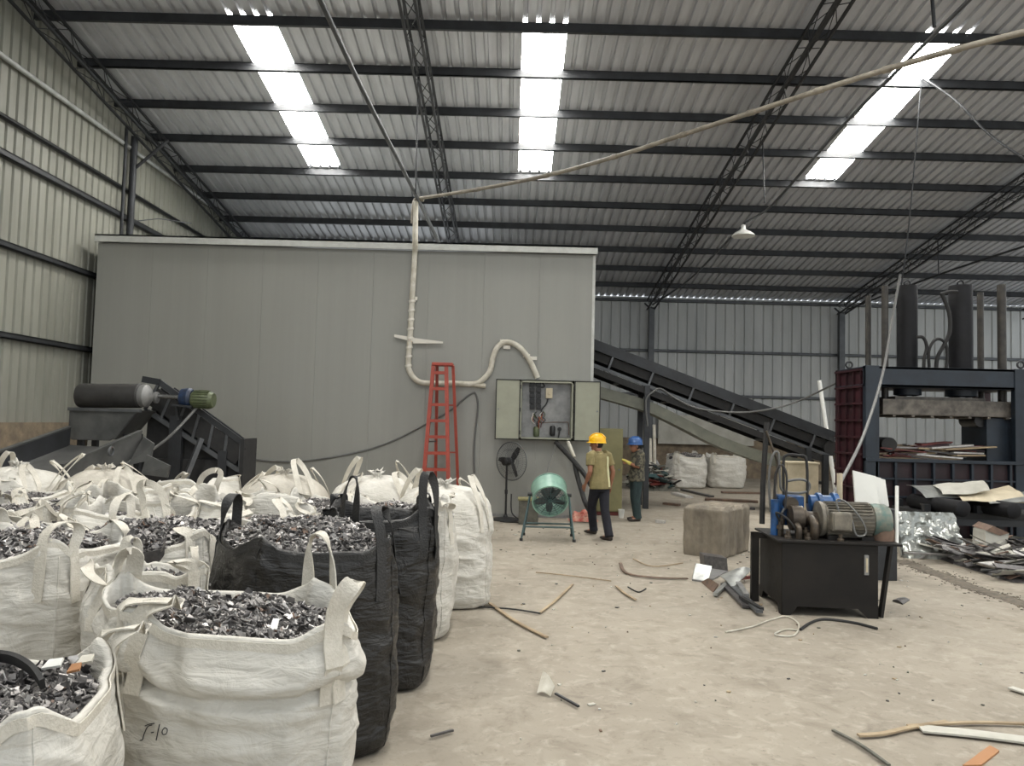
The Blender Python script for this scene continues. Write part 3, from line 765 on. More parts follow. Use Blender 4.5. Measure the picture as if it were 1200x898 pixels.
# ------------------------------------------------------------------ far corner: board, bags' neighbours, pipes
a = aty(772, 486, 27.9); b = aty(884, 523, 27.9)
thing('wall_board', MB().span((a.x, 27.95, b.z), (b.x, 28.05, a.z)), 'pale', 'pale flat board fixed on the far wall below the conveyor', 'board', bevel=.01)
for (x0, y0, x1, y1, r, m, lab) in [(766.5, 498, 767.5, 568, .05, 'pvc', 'tall white plastic pipe leaning behind the blue helmet worker, rightmost'),
                                    (761.5, 514, 762.5, 560, .06, 'pvc', 'thick short white plastic pipe leaning behind the blue helmet worker'),
                                    (752, 504, 753, 560, .05, 'pale', 'grey plastic pipe right behind the blue helmet'),
                                    (757.5, 503, 758, 560, .06, 'rub', 'black pipe standing between the white plastic pipes'),
                                    (768, 540, 783, 566, .06, 'zinc', 'grey flat bar leaning over at the far debris heap'),
                                    (759, 566, 768, 548, .045, 'pvc', 'short white pipe lying across the far debris heap'),
                                    (960, 446, 981, 588, .055, 'shade', 'white pipe leaning beyond the conveyor beside the press'),
                                    (1051, 570, 1051, 637, .018, 'shade', 'thin white stick standing by the right end of the power unit')]:
    Y = 22.8 if x0 < 900 else (20 if x0 < 1000 else 7.75)
    thing('plastic_pipe' if m in ('pvc', 'shade', 'pale') else 'metal_bar', MB().cyl(aty(x0, y0, Y + .2), aty(x1, y1, Y), r, 12), m, lab, 'pipe', smooth=40)


def heap(name, pts, Y0, dy, h, m, label, n=260, size=(.1, .3), kind='stuff', seed=1, cat='debris', mats=None, flat=False):
    """a low mound plus many bent offcuts: nobody could count it"""
    r = random.Random(seed); x0, x1 = pts
    mb = MB(); mats = mats or [m]
    rows = []
    for i in range(15):
        rows.append([])
        for j in range(25):
            u, v_ = i / 14 * 2 - 1, j / 24 * 2 - 1; k = max(0, 1 - u * u) * max(0, 1 - v_ * v_)
            rows[-1].append(V((lerp(x0, x1, (v_ + 1) / 2), Y0 + u * dy, .005 + h * k ** .6 * (.7 + .6 * nz((v_ * 5, u * 4, seed))) * .7)))
    mb.grid(rows, mi=0)
    for i in range(n):
        u, v_ = r.uniform(-.95, .95), r.uniform(-.95, .95); k = max(0, 1 - u * u) * max(0, 1 - v_ * v_)
        c = V((lerp(x0, x1, (v_ + 1) / 2), Y0 + u * dy, .015 + h * k ** .6 * r.uniform(.3, .9))); s = r.uniform(*size); a = r.gauss(0, .35) if flat else r.uniform(0, PI)
        rot = Matrix.Rotation(a, 3, 'Z') @ Matrix.Rotation(r.uniform(-.6, .6), 3, 'X') @ Matrix.Rotation(r.uniform(-.5, .5), 3, 'Y')
        b = MB().box(c + V((0, 0, s * .12)), (s, s * (r.uniform(.06, .2) if flat else r.uniform(.12, .5)), .012), rot); mb.add(b.v, b.f, r.randrange(len(mats)))
    return thing(name, mb, mats, label, cat, kind=kind)


p = aty(738, 575, 22.5); q_ = aty(790, 575, 22.5)
heap('debris_heap', (p.x, q_.x), 22.6, .9, .75, 'debris', 'heap of grey green plastic offcuts on the floor by the far bags', 240, (.12, .5), seed=3, mats=['debris', 'green', 's3', 'pale', 's1', 'pale', 'mint2', 'rust'])
strip = 0
for (x0, y0, x1, y1, w, m, lab) in [(826, 585, 888, 588, .3, 'brown', 'brown flat slat on the floor before the far bags, widest'), (832, 594, 884, 596, .2, 's1', 'dark flat slat on the floor, nearest below the far bags'), (846, 577, 892, 578, .2, 's4', 'thin brown slat on the floor, farthest by the far bags'),
                                    (800, 574, 834, 582, .14, 's1', 'dark bar lying askew at the left far bag'), (790, 578, 808, 583, .2, 's3', 'white torn strip on the floor near the debris heap'), (778, 590, 796, 592, .12, 's4', 'small brown scrap on the floor right of the blue helmet worker'), (769, 611, 779, 612, .1, 's3', 'tiny pale scrap on the floor by the blue helmet worker\'s feet')]:
    thing('scrap_plank', MB().bar(atz(x0, y0, .03), atz(x1, y1, .03), w, .05), m, lab, 'offcut')
a = aty(919, 543, 16.6); b = aty(955, 572, 16.6)
t = root('cream_crate', ((a.x + b.x) / 2, 16.7, 0), 'cream box standing under the conveyor behind the power unit', 'box')
MB().span((a.x, 16.4, b.z - .5), (b.x, 17.0, a.z)).build('body', 'cream', t, bevel=.01); MB().span((a.x - .02, 16.38, a.z), (b.x + .02, 17.02, a.z + .04)).build('lid', 'cream', t, bevel=.008)
MB().span((a.x + .05, 16.42, 0), (b.x - .05, 16.98, b.z - .5)).build('plinth', 'steel', t)
# ------------------------------------------------------------------ baling press
PF, PB = 13.5, 14.75
def pp_(x, y, Y=PF): return aty(x, y, Y)
X0, X1 = pp_(1014, 480).x, pp_(1209, 480).x
zt, zb = pp_(1100, 431).z, pp_(1100, 455).z
zbed = pp_(1100, 539).z
pt_ = root('baling_press', ((X0 + X1) / 2, 14.1, 0), 'large navy and maroon hydraulic baling press with two upright cylinders', 'press')
MB().span((X0, PF, zb), (X1, PF + .06, zt)).span((X0, PB - .06, zb), (X1, PB, zt)).span((X0, PF, zt - .05), (X1, PB, zt)).span((X0, PF, zb), (X1, PB, zb + .05)).build('top_beam', 'navy', pt_, bevel=.008)
xa = pp_(1030, 480).x; xb = pp_(1189, 480).x
MB().span((X0, PF - .02, 0), (xa, PF + .1, zt + .01)).build('post', 'navy', pt_, bevel=.006)
MB().span((xb, PF - .02, 0), (X1, PF + .1, zt + .01)).build('post', 'navy', pt_, bevel=.006)
MB().span((X0, PB - .1, 0), (xa, PB, zt)).build('post', 'maroon', pt_, bevel=.006)
MB().span((xb, PB - .1, 0), (X1, PB, zt)).build('post', 'maroon', pt_, bevel=.006)
sw = MB().span((X0 + .04, PF + .1, 0), (X0 + .08, PB - .1, zt - .02))
sw.build('side_wall', 'maroon', pt_)
for k in range(9):
    z = zt - .05 - k * .31; MB().span((X0 - .02, PF + .1, z - .02), (X0 + .05, PB, z + .02)).build('side_rib', 'maroon', pt_)
for k in range(4):
    y = lerp(PF + .2, PB - .15, k / 3); MB().span((X0 + .0, y - .015, 0), (X0 + .05, y + .015, zt - .02)).build('side_stiffener', 'maroon', pt_)
# lower box with ribs
MB().span((X0, PF + .05, 0), (X1, PF + .09, zbed)).build('lower_panel', 'shademar', pt_)
MB().span((X0, PF - .04, zbed - .06), (X1, PF + .1, zbed)).build('bed_edge', 'navy', pt_, bevel=.006)
for k in range(9):
    x = lerp(X0 + .2, X1 - .05, k / 8); MB().span((x - .02, PF - .02, .0), (x + .02, PF + .06, zbed - .06)).build('lower_rib', 'navy', pt_)
for z in (zbed - .36, zbed - .68): MB().span((X0, PF - .01, z - .015), (X1, PF + .06, z + .015)).build('lower_band', 'navy', pt_)
MB().span((X0 + .08, PF + .09, zbed - .1), (X1, PB - .05, zbed - .05)).build('bed_plate', 'platen', pt_)
# platen and cylinders
za, zc = pp_(1100, 470, 14).z, pp_(1100, 488, 14).z
pa, pb_ = pp_(1030, 480, 13.8).x, pp_(1187, 480, 13.8).x
m = MB().span((pa, 13.65, zc), (pb_, 14.6, za)); 
for k in range(7):
    x = lerp(pa + .2, pb_ - .2, k / 6); m.span((x - .03, 13.63, zc - .04), (x + .03, 14.6, zc))
m.build('platen', 'platen', pt_, bevel=.01)
MB().span((pa + .3, 13.8, za), (pb_ - .5, 14.4, za + .06)).build('platen_rib', 'platen', pt_)
CYL = 14.1
for xl, xr in ((1052, 1074), (1113, 1138)):
    a = aty(xl, 335, CYL); b = aty(xr, 335, CYL); cx = (a.x + b.x) / 2; r_ = (b.x - a.x) / 2
    o = MB().lathe((cx, CYL, zt), (0, 0, 1), [(r_ * 1.0, 0), (r_, .03), (r_, a.z - zt - .04), (r_ * .97, a.z - zt)], 36).build('cylinder', 'cyl', pt_, smooth=40)
    MB().torus((cx, CYL, a.z + .05), (0, 1, .2), .055, .016, 20, 8).build('lifting_eye', 'steel', o)
    MB().lathe((cx, CYL, zb - .13), (0, 0, 1), [(r_ * .85, 0), (r_ * 1.35, .02), (r_ * 1.35, .13)], 30).build('cylinder_flange', 'navy', pt_, smooth=40)
    MB().cyl((cx, CYL, za), (cx, CYL, zb), .11, 20).build('piston_rod', 'chrome', pt_, smooth=40)
for xl, xr, yt, Y in ((1015, 1020, 347, 14.5), (1034, 1040, 335, 14.0), (1146, 1151.5, 343, 14.5), (1169.5, 1177.5, 334, 13.9)):
    a = aty(xl, yt, Y); b = aty(xr, yt, Y)
    MB().cyl(((a.x + b.x) / 2, Y, za), ((a.x + b.x) / 2, Y, a.z), (b.x - a.x) / 2 + .012, 14).build('guide_rod', 'rod', pt_, smooth=40)
g = lambda x, y, Y=13.75: aty(x, y, Y)
for pts, r_ in (([g(1074, 395), g(1082, 396), g(1086, 407), g(1083, 420), g(1082.5, 432)], .03), ([g(1089, 432), g(1088.5, 412), g(1094, 400), g(1101, 397.5), g(1108, 403), g(1110, 416), g(1109, 432)], .028),
                ([g(1097, 432), g(1099, 418), g(1107, 403), g(1113, 388), g(1112, 366), g(1104, 345)], .036), ([g(1102, 345), g(1113, 342), g(1122, 342)], .03)):
    MB().tube(smooth_path(pts, 6), r_, 8).build('hydraulic_hose', 'rub', pt_, smooth=60)
for x in (995, 1196):
    p = pp_(x, 429, 14.2 if x < 1000 else 13.55); MB().torus(p + V((0, 0, .02)), (0, 1, 0), .06, .018, 18, 8).build('lifting_lug', 'steel', pt_)
a, b = pp_(1155, 490, 13.75), pp_(1190, 537, 13.75)
MB().span((a.x, 13.72, zbed - .05), (b.x, 14.5, a.z)).build('side_door', 'navy', pt_, bevel=.008)
MB().cyl((a.x - .05, 13.8, a.z - .05), (a.x - .05, 14.3, a.z - .05), .12, 20).build('pivot_drum', 'blk', pt_)
# scrap lying on the press bed
r8 = random.Random(8)
fr = 'lying in the press chamber'
kinds = [('rust', 'red'), ('brown', 'brown'), ('s1', 'dark'), ('s3', 'pale'), ('rust', 'dull red'), ('s2', 'grey'), ('wood', 'tan'), ('maroon', 'maroon')]
for i in range(40):
    m, cn = kinds[i % 8]
    x = r8.uniform(1046, 1168); y = 536 - (i / 40) * 20 * (1 - abs(x - 1105) / 110); L = r8.uniform(.35, 1.0)
    c = aty(x, y, 13.62 + .35 * r8.random()); a = r8.uniform(-.6, .6)
    d = V((math.cos(a), math.sin(a) * .3, r8.uniform(-.1, .1))) * L / 2
    c.x = min(max(c.x, X0 + .75), 8.3); c.z = max(c.z, zbed - .02)
    o = thing('metal_offcut', MB().bar(c - d, c + d, r8.uniform(.08, .25), .025), m, '%s scrap strip in the pile on the press bed' % cn, 'offcut', '%s scrap strips on the press bed' % cn)
c = aty(1039, 521, 13.72); thing('rubber_roll', MB().cyl(c + V((-.0, -.1, 0)), c + V((.12, .5, 0)), .13, 20), 'rub', 'black round roll beside the left post in the press chamber', 'roll', smooth=40)

# ------------------------------------------------------------------ compressed bale
mb = MB(); q0 = atz(847, 656); ux = (atz(802, 650) - q0).normalized(); uy = V((ux.y, -ux.x, 0)) if V((ux.y, -ux.x, 0)).y > 0 else V((-ux.y, ux.x, 0))
BW, BD, BH = .6, 1.08, .69
def bale_pt(u, v_, w):
    """u across the end face, v along the depth, w height, each 0..1; bulged courses along the depth"""
    p = q0 + ux * (u * BW) + uy * (v_ * BD) + V((0, 0, w * BH))
    c = q0 + ux * BW / 2 + uy * BD / 2 + V((0, 0, BH / 2))
    bul = .03 * abs(math.sin(v_ * PI * 4)) ** .6 + .015 * nz(p * 5) + .008 * nz(p * 16)
    d = (p - c); k = V((0, 0, 0))
    edge = (1 if u in (0, 1) else 0) + (1 if w in (0, 1) else 0)
    if u == 0: k -= ux
    if u == 1: k += ux
    if w == 1: k += V((0, 0, 1))
    if v_ == 0: k -= uy * .5
    if edge >= 2 or (edge >= 1 and v_ in (0, 1)): return p + k * (bul * .4 - .012)
    return p + k * bul
N = 28
def face(fn): mb.grid([[fn(i / N, j / N) for i in range(N + 1)] for j in range(N + 1)])
face(lambda a, b: bale_pt(a, 0.0, b)); face(lambda a, b: bale_pt(a, 1.0, b)); face(lambda a, b: bale_pt(0.0, a, b)); face(lambda a, b: bale_pt(1.0, a, b)); face(lambda a, b: bale_pt(a, b, 1.0)); face(lambda a, b: bale_pt(a, b, 0.0))
thing('scrap_bale', mb, 'bale', 'grey brown cube of compressed scrap standing on the bare floor', 'bale', smooth=50)

# ------------------------------------------------------------------ hydraulic power unit
A = atz(915.6, 721); ang = R(-4)
hx = V((math.cos(ang), math.sin(ang), 0)); hy = V((-hx.y, hx.x, 0)); W, D, H = .95, .86, aty(916, 634, A.y).z
def T(u, v_, w): return A + hx * u + hy * v_ + V((0, 0, w))
RT = Matrix((hx, hy, V((0, 0, 1)))).transposed()
def tb(m, a, b, mi=0):
    a = V(a); b = V(b); c = (a + b) / 2; return m.box(T(*c), [abs(q_) for q_ in (b - a)], RT, mi)
ht = root('hydraulic_power_unit', T(W / 2, D / 2, 0), 'black steel hydraulic power unit with motor and blue pumps on top', 'hydraulic unit')
m = MB(); tb(m, (0, 0, .12), (W, D, H - .012)); tk = m.build('tank', 'tank', ht, bevel=.01)
m = MB()
for v0, v1 in ((0, .012), (D - .012, D)):
    m.prism([T(0, v0, .13), T(0, v0, 0), T(.09, v0, 0), T(.16, v0, .09), T(W - .2, v0, .09), T(W - .1, v0, 0), T(W, v0, 0), T(W, v0, .13)], hy * (v1 - v0))
for u0, u1 in ((0, .012), (W - .012, W)):
    m.prism([T(u0, 0, .13), T(u0, 0, 0), T(u0, .09, 0), T(u0, .15, .09), T(u0, D - .15, .09), T(u0, D - .09, 0), T(u0, D, 0), T(u0, D, .13)], hx * (u1 - u0))
m.build('skid', 'tank', ht)
m = MB(); tb(m, (-.05, -.04, H - .012), (W + .22, D + .02, H + .01)); m.build('top_plate', 'tank', ht, bevel=.004)
c = T(.83, -.006, .53); m = MB(); m.box(c, (.045, .02, .2), RT); m.build('sight_gauge', 'zinc', ht, bevel=.006)
m = MB(); m.box(T(.83, -.018, .53), (.018, .01, .14), RT); m.build('sight_glass', 'cream', ht)
m = MB(); m.bar(T(W + .03, .03, .01), T(W + .16, .1, H), .04, .04); m.build('side_stay', 'tank', ht)
m = MB(); tb(m, (-.16, .55, 0), (-.08, .62, H)); tb(m, (-.16, .55, H - .06), (0, .62, H)); m.build('side_stay', 'tank', ht)
# electric motor
mc = .25; mz = H + .2; mx0, mx1 = .47, 1.0; my = .3
mo = MB().lathe(T(mx0, my, mz), hx, [(.12, -.03), (.185, -.02), (.185, .015), (.165, .03), (.165, mx1 - mx0 - .02), (.15, mx1 - mx0)], 32).build('motor_body', 'motor', ht, smooth=40)
m = MB()
for k in range(30):
    a = 2 * PI * k / 30; d = hy * math.cos(a) + V((0, 0, 1)) * math.sin(a)
    m.bar(T(mx0 + .05, my, mz) + d * .165, T(mx1 - .04, my, mz) + d * .165, .006, .045, up=d)
m.build('cooling_fin', 'motor', mo)
tag(MB().lathe(T(mx1 - .02, my, mz), hx, [(.175, 0), (.178, .02), (.176, .14), (.15, .18), (.08, .19)], 30).build('fan_cover', 'teal', ht, smooth=40), 'teal motor fan cover')
m = MB(); m.box(T(.62, my - .19, mz + .0), (.2, .1, .19), RT); jb = m.build('junction_box', 'motor', ht, bevel=.012)
m = MB(); m.box(T(.62, my - .245, mz + .0), (.17, .015, .16), RT); m.build('junction_lid', 'motor', jb, bevel=.006)
m = MB(); tb(m, (.5, my - .17, H), (.62, my + .17, H + .05)); tb(m, (.84, my - .17, H), (.96, my + .17, H + .05)); m.build('motor_foot', 'tank', ht)
# pump and coupling
MB().lathe(T(.16, my, mz), hx, [(.1, 0), (.13, .01), (.13, .13), (.09, .15), (.075, .2), (.075, .28), (.11, .29), (.11, .31)], 26).build('pump', 'oil', ht, smooth=40)
MB().tube(smooth_path([T(.36, my - .08, mz - .0), T(.36, my - .18, mz - .03), T(.36, my - .19, mz - .12), T(.36, my - .16, H + .01)], 5), .045, 12).build('suction_elbow', 'oil', ht, smooth=60)
MB().tube(smooth_path([T(.2, my - .1, mz - .05), T(.2, my - .2, mz - .08), T(.2, my - .2, H + .01)], 5), .03, 10).build('drain_pipe', 'oil', ht, smooth=60)
# blue pieces
m = MB(); tb(m, (.08, .44, H + .1), (.36, .62, H + .42)); tb(m, (.12, .41, H + .16), (.2, .45, H + .3)); m.build('valve_block', 'blue', ht, bevel=.015)
MB().cyl(T(.03, .36, H), T(.03, .36, H + .38), .045, 18).build('filter_canister', 'blue', ht, smooth=40)
MB().cyl(T(.2, .34, H + .34), T(.2, .44, H + .34), .07, 20).build('solenoid_cap', 'oil', ht, smooth=40)
MB().lathe(T(.42, .52, H + .33), hx, [(.07, 0), (.1, .01), (.1, .08), (.125, .09), (.125, .13), (.1, .14), (.1, .24), (.13, .25), (.13, .3), (.07, .33)], 22).build('vane_pump', 'blue', ht, smooth=40)
m = MB(); tb(m, (.5, .42, H), (.66, .62, H + .24)); m.build('pump_bracket', 'tank', ht)
m = MB(); tb(m, (.34, .3, H), (.42, .6, H + .14)); m.build('pump_bracket', 'tank', ht)
for k, (u, v_) in enumerate(((.1, .12), (.28, .07), (.6, .06), (.12, .2))):
    MB().lathe(T(u, v_, H), (0, 0, 1), [(.035, 0), (.035, .03), (.02, .04), (.02, .08)], 10).build('plug', 'oil', ht, smooth=40)
tz_ = lambda x, y: T((aty(x, y, A.y + .5).x - A.x), .5, 0)
def hp(x, y, dv=.5): return aty(x, y, A.y + dv)
MB().tube([hp(893, 614, .6), hp(894, 570, .6), hp(897, 520, .6), hp(898.5, 495, .6)], .03, 8).build('upright_pole', 'rub', ht)
m = MB().tube(smooth_path([hp(919, 600), hp(918, 545), hp(921, 534), hp(935, 534), hp(945, 540), hp(946, 590)], 4), .016, 8); m.build('hose_arch', 'rub', ht, smooth=60)
m = MB().tube(smooth_path([hp(903, 600), hp(901, 560), hp(905, 535), hp(912, 531), hp(914, 560), hp(917, 575), hp(935, 578), hp(947, 575), hp(948, 566), hp(938, 562), hp(922, 564)], 5), .014, 8); m.build('return_hose', 'cable', ht, smooth=60)
m = MB().tube(smooth_path([hp(898, 505, .55), hp(905, 525, .55), hp(911, 545, .55), hp(908, 570, .5), hp(906, 600, .45)], 5), .013, 8); m.build('return_hose', 'oil', ht, smooth=60)
m = MB().tube(smooth_path([hp(910, 603, .4), hp(908, 560, .42), hp(916, 545, .4), hp(922, 560, .35), hp(920, 596, .3)], 5), .012, 8); m.build('pressure_hose', 'rub', ht, smooth=60)
m = MB().tube(smooth_path([T(.66, my - .2, mz - .06), T(.6, my - .12, mz + .19), T(.68, my - .14, mz + .2), T(.8, my - .22, mz + .05), T(.86, my - .22, mz - .1), T(.76, my - .24, mz - .13), T(.72, my - .22, mz + .02)], 6), .011, 8); m.build('motor_cable', 'cable', ht, smooth=60)
c = T(W + .14, .26, H); MB().lathe(c, (0, 0, 1), [(.12, 0), (.12, .1), (.1, .16), (.05, .19), (0, .2)], 22).build('breather_tank', 'brown', ht, smooth=40)
MB().cyl(hp(984, 585, .6), hp(984, 555, .6), .03, 10).build('level_tube', 'cream', ht)
for k, (u, v_, hh) in enumerate(((.06, .28, .16), (.3, .2, .12), (.4, .44, .22), (.1, .36, .24), (.24, .3, .2))):
    MB().lathe(T(u, v_, H), (0, 0, 1), [(.022, 0), (.022, hh * .5), (.034, hh * .52), (.034, hh * .75), (.018, hh * .78), (.018, hh)], 10).build('valve_fitting', 'oil', ht, smooth=40)
MB().tube(smooth_path([T(.1, .36, H + .24), T(.16, .38, H + .3), T(.3, .4, H + .28), T(.4, .44, H + .22)], 5), .012, 8).build('pressure_hose', 'cable', ht, smooth=60)
MB().tube(smooth_path([T(.06, .28, H + .16), T(.0, .2, H + .26), T(.1, .12, H + .2), T(.2, .14, H + .06)], 5), .012, 8).build('pressure_hose', 'rub', ht, smooth=60)
# cords in front of the tank
wire('floor_cable', [atz(938, 738, .012), atz(950, 730, .012), atz(966, 726, .012), atz(1000, 730, .012), atz(1028, 737, .012)], .014, 'rub', 'black cable lying along the front foot of the power unit')
wire('floor_wire', [atz(850, 741, .01), atz(880, 735, .01), atz(902, 727, .01), atz(922, 723, .01), atz(936, 732, .01), atz(930, 745, .01), atz(908, 744, .01), atz(920, 738, .01), atz(936, 739, .01)], .008, 'pvc', 'thin white wire looped on the floor before the power unit')
wire('floor_wire', [atz(736, 688, .01), atz(748, 694, .01), atz(757, 690, .01)], .008, 'rub', 'bit of black wire on the open floor left of the bale')


def sheet_piece(name, px, m, label, cat='sheet', th=.008, z=(0, 0, 0, 0), bend=.0, n=10, Y=None, group=None):
    """a bent sheet through four image corners on (or above) the floor"""
    P_ = [atz(x, y, zz) if Y is None else aty(x, y, Y[k]) for k, ((x, y), zz) in enumerate(zip(px, z))]
    rows = []
    for i in range(n + 1):
        rows.append([])
        for j in range(n + 1):
            u, v_ = i / n, j / n
            p = P_[0].lerp(P_[1], u).lerp(P_[3].lerp(P_[2], u), v_)
            rows[-1].append(p + V((0, 0, .012 + max(-.008, bend * math.sin(PI * u) + bend * .5 * nz((p.x * 3, p.y * 3, 5)) + .006 * nz(p * 9)))))
    mb = MB(); mb.grid(rows); mb.grid([[p - V((0, 0, th)) for p in r] for r in rows])
    e = [rows[0], [r[-1] for r in rows], rows[-1][::-1], [r[0] for r in rows][::-1]]
    for s_ in e: mb.grid([s_, [p - V((0, 0, th)) for p in s_]])
    return thing(name, mb, m, label, cat, group, smooth=35)


near = 'by the left foot of the power unit'
c = atz(823, 668)
t = root('sheet_metal_duct', c, 'bent sheet metal duct piece on the floor behind the loose bars', 'offcut')
MB().prism([atz(811, 681), atz(829, 684), atz(853, 671), atz(826, 664)], (0, 0, .02)).build('base', 'zinc', t)
a, b = atz(811, 681), atz(829, 684); MB().prism([a, b, b + V((.12, .25, .16)), a + V((.12, .3, .16))], (0, .02, 0)).build('flange', 'sheet', t)
MB().prism([atz(826, 667) + V((0, 0, .02)), atz(853, 671) + V((0, 0, .02)), atz(853, 671) + V((0, .05, .17)), atz(826, 667) + V((0, .05, .17))], (0, .25, 0)).build('hood', 's1', t)
sheet_piece('board_offcut', [(822, 683), (836, 695), (842, 686), (830, 679)], 'brown', 'small brown board with torn edge tilted on the loose bars', th=.02, z=(.0, .0, .08, .08))
sheet_piece('sheet_offcut', [(842, 677), (858, 690), (882, 668), (858, 670)], 'sheet', 'thin grey sheet offcut propped behind the loose bars', z=(.05, .05, .12, .12), bend=.03)
for k, (x0, y0, x1, y1, w, m, lab) in enumerate([(848, 685, 874, 711, .07, 's1', 'dark steel bar on the floor left of the power unit, left one of the pair'), (855, 684, 890, 717, .07, 'steel2', 'dark steel bar on the floor left of the power unit, right one of the pair'), (865, 683, 875, 698, .06, 'zinc', 'short bright bar lying on the dark pair of bars'),
                                                 (838, 697, 860, 676, .05, 'sheet', 'pale thin strip crossing under the dark bars'), (852, 680, 884, 676, .05, 'rust', 'dull red strip against the left foot of the power unit'), (868, 700, 893, 714, .04, 'rub', 'black curved strip at the left foot of the power unit')]):
    thing('metal_bar', MB().bar(atz(x0, y0, .03 + .02 * (k % 3)), atz(x1, y1, .03 + .02 * (k % 3)), w, .03), m, lab, 'bar')
# strips on the open floor
for (pts, w, m, lab) in [([(574, 707), (604, 728), (641, 747)], .05, 'wood', 'pale flat batten on the floor right of the white bags'), ([(556, 711), (600, 714), (633, 719)], .03, 'rub', 'thin black strip on the floor beside the pale batten'), ([(633, 718), (652, 703), (671, 685)], .035, 'wood', 'thin tan batten slanting on the floor behind the pale one'),
                         ([(727, 660), (735, 672), (770, 677), (806, 678)], .06, 'brown', 'bent brown strip on the floor left of the scrap bars'), ([(722, 687), (733, 696), (745, 703)], .04, 'wood', 'short tan strip in the middle of the open floor'), ([(628, 671), (660, 674), (716, 681)], .02, 'wood', 'faint tan sliver on the floor before the drum fan'),
                         ([(976, 856), (1008, 873), (1042, 897)], .03, 'debris', 'dark grey stick on the floor at the bottom of the picture'), ([(1006, 862), (1035, 860), (1066, 853), (1110, 846)], .05, 'wood', 'bent tan batten beside the dark stick'), ([(1064, 851), (1140, 847), (1212, 849)], .04, 'wood', 'long tan batten behind the pale plank'),
                         ([(1078, 854), (1140, 860), (1212, 869)], .11, 'pale', 'pale grey plank on the floor at the right'), ([(1184, 806), (1212, 815)], .09, 'pale', 'pale chip at the far right edge of the floor'), ([(651, 813), (678, 828)], .025, 'steel', 'small dark spike beside the white plastic flake'),
                         ([(505, 863), (520, 859), (531, 856)], .022, 's1', 'curl of dark scrap on the floor beside the black bag'), ([(742, 655), (765, 664), (800, 660)], .02, 'wood', 'thin pale sliver behind the bent brown strip')]:
    mb = MB(); P_ = smooth_path([atz(x, y, .02) for x, y in pts], 5); mb.ribbon(P_, [(P_[min(i + 1, len(P_) - 1)] - P_[max(i - 1, 0)]).cross(V((0, 0, 1))) for i in range(len(P_))], w * (.7 if w < .1 else 1), .012)
    thing('floor_strip', mb, m, lab, 'strip')
sheet_piece('plastic_flake', [(629, 815), (645, 818), (650, 806), (636, 789)], 'pvc', 'white plastic flake standing up on the open floor', z=(0, 0, .06, .1), bend=.02, th=.006)
sheet_piece('board_offcut', [(1128, 899), (1150, 899), (1171, 882), (1160, 876)], 'orange', 'orange brown board scrap at the bottom right', th=.02)
sheet_piece('floor_scrap', [(1046, 705), (1058, 709), (1066, 704), (1052, 702)], 's1', 'small dark scrap on the floor right of the power unit', th=.02, bend=.02)

# ------------------------------------------------------------------ scrap in front of the press
ty = 11.6
for k, (x, y) in enumerate(((1130, 597), (1190, 599))):
    a = aty(x, y, ty); thing('steel_roller', MB().lathe(a, (-.12, 1, 0), [(.0, -.0), (.1, .0), (.125, .02), (.125, 1.2), (.1, 1.25)], 26), 'cyl', ['left dark roller end poking out under the bent sheets', 'right dark roller end poking out under the bent sheets'][k], 'roller', smooth=40)
a, b = aty(1078, 590, 12.2), aty(1215, 640, 12.2)
t = root('scrap_trestle', ((a.x + b.x) / 2, 12.3, 0), 'dark steel trestle carrying the bent sheets before the press', 'trestle')
for x in (a.x + .1, (a.x + b.x) / 2, b.x - .05): MB().span((x - .05, 12.15, 0), (x + .05, 12.25, .72)).build('leg', 'steel', t); MB().span((x - .05, 13.0, 0), (x + .05, 13.1, .72)).build('leg', 'steel', t)
MB().span((a.x, 12.1, .4), (b.x + .3, 12.2, .5)).span((a.x, 13.0, .4), (b.x + .3, 13.1, .5)).build('beam', 'steel', t)
MB().span((a.x, 12.12, .5), (b.x + .3, 13.1, .6)).build('deck', 'rub', t)
for k, (px, Y, m, bend, lab) in enumerate([
    ([(1062, 569), (1085, 585), (1150, 583), (1125, 571)], (12.7, 12.2, 12.2, 12.9), 'sheet', .06, 'grey sheet pointing left, lowest of the bent sheets before the press'),
    ([(1088, 573), (1105, 582), (1160, 577), (1147, 566)], (12.8, 12.1, 12.1, 12.9), 'pale', .1, 'curled pale sheet in the middle of the bent sheets'),
    ([(1115, 583), (1128, 588), (1206, 590), (1182, 571)], (12.6, 11.9, 11.9, 12.8), 'cream', .06, 'cream edged sheet lying rightmost before the press'),
    ([(1150, 588), (1160, 591), (1216, 588), (1200, 577)], (12.5, 11.8, 11.8, 12.7), 'sheet', .04, 'flat grey sheet at the right frame edge before the press')]):
    sheet_piece('bent_sheet', px, m, lab, Y=Y, bend=bend, th=.006)
# film wrapped slab
a, b = aty(1058, 602, 11.3), aty(1131, 644, 11.3)
t = root('wrapped_panel', ((a.x + b.x) / 2, 11.4, 0), 'silver panel wrapped in clear plastic film standing before the press', 'panel')
rows = []
for i in range(19):
    rows.append([])
    for j in range(27):
        u, v_ = i / 18, j / 26; p = V((lerp(a.x, b.x, v_), 11.3 + .3 * u, lerp(.0, a.z, u)))
        rows[-1].append(p + V((0, -.12 * abs(nz((v_ * 5 + u * 2, u * 3, 2))) - .07 * abs(nz((v_ * 11 - u * 3, u * 7, 4))), .0)))
MB().grid(rows).grid([[p + V((0, .06, 0)) for p in r] for r in rows]).build('film', 'film', t, smooth=40)
m = MB().prism([(a.x + .02, 11.35, .01), (b.x - .02, 11.35, .01), (b.x - .02, 11.64, a.z - .02), (a.x + .02, 11.64, a.z - .02)], (0, .05, 0)); m.build('board', 'sheet', t)
c = aty(1166, 640, 10.9); c.z = .0
t = root('broken_block', c, 'brown and white broken block standing in the scrap heap', 'block')
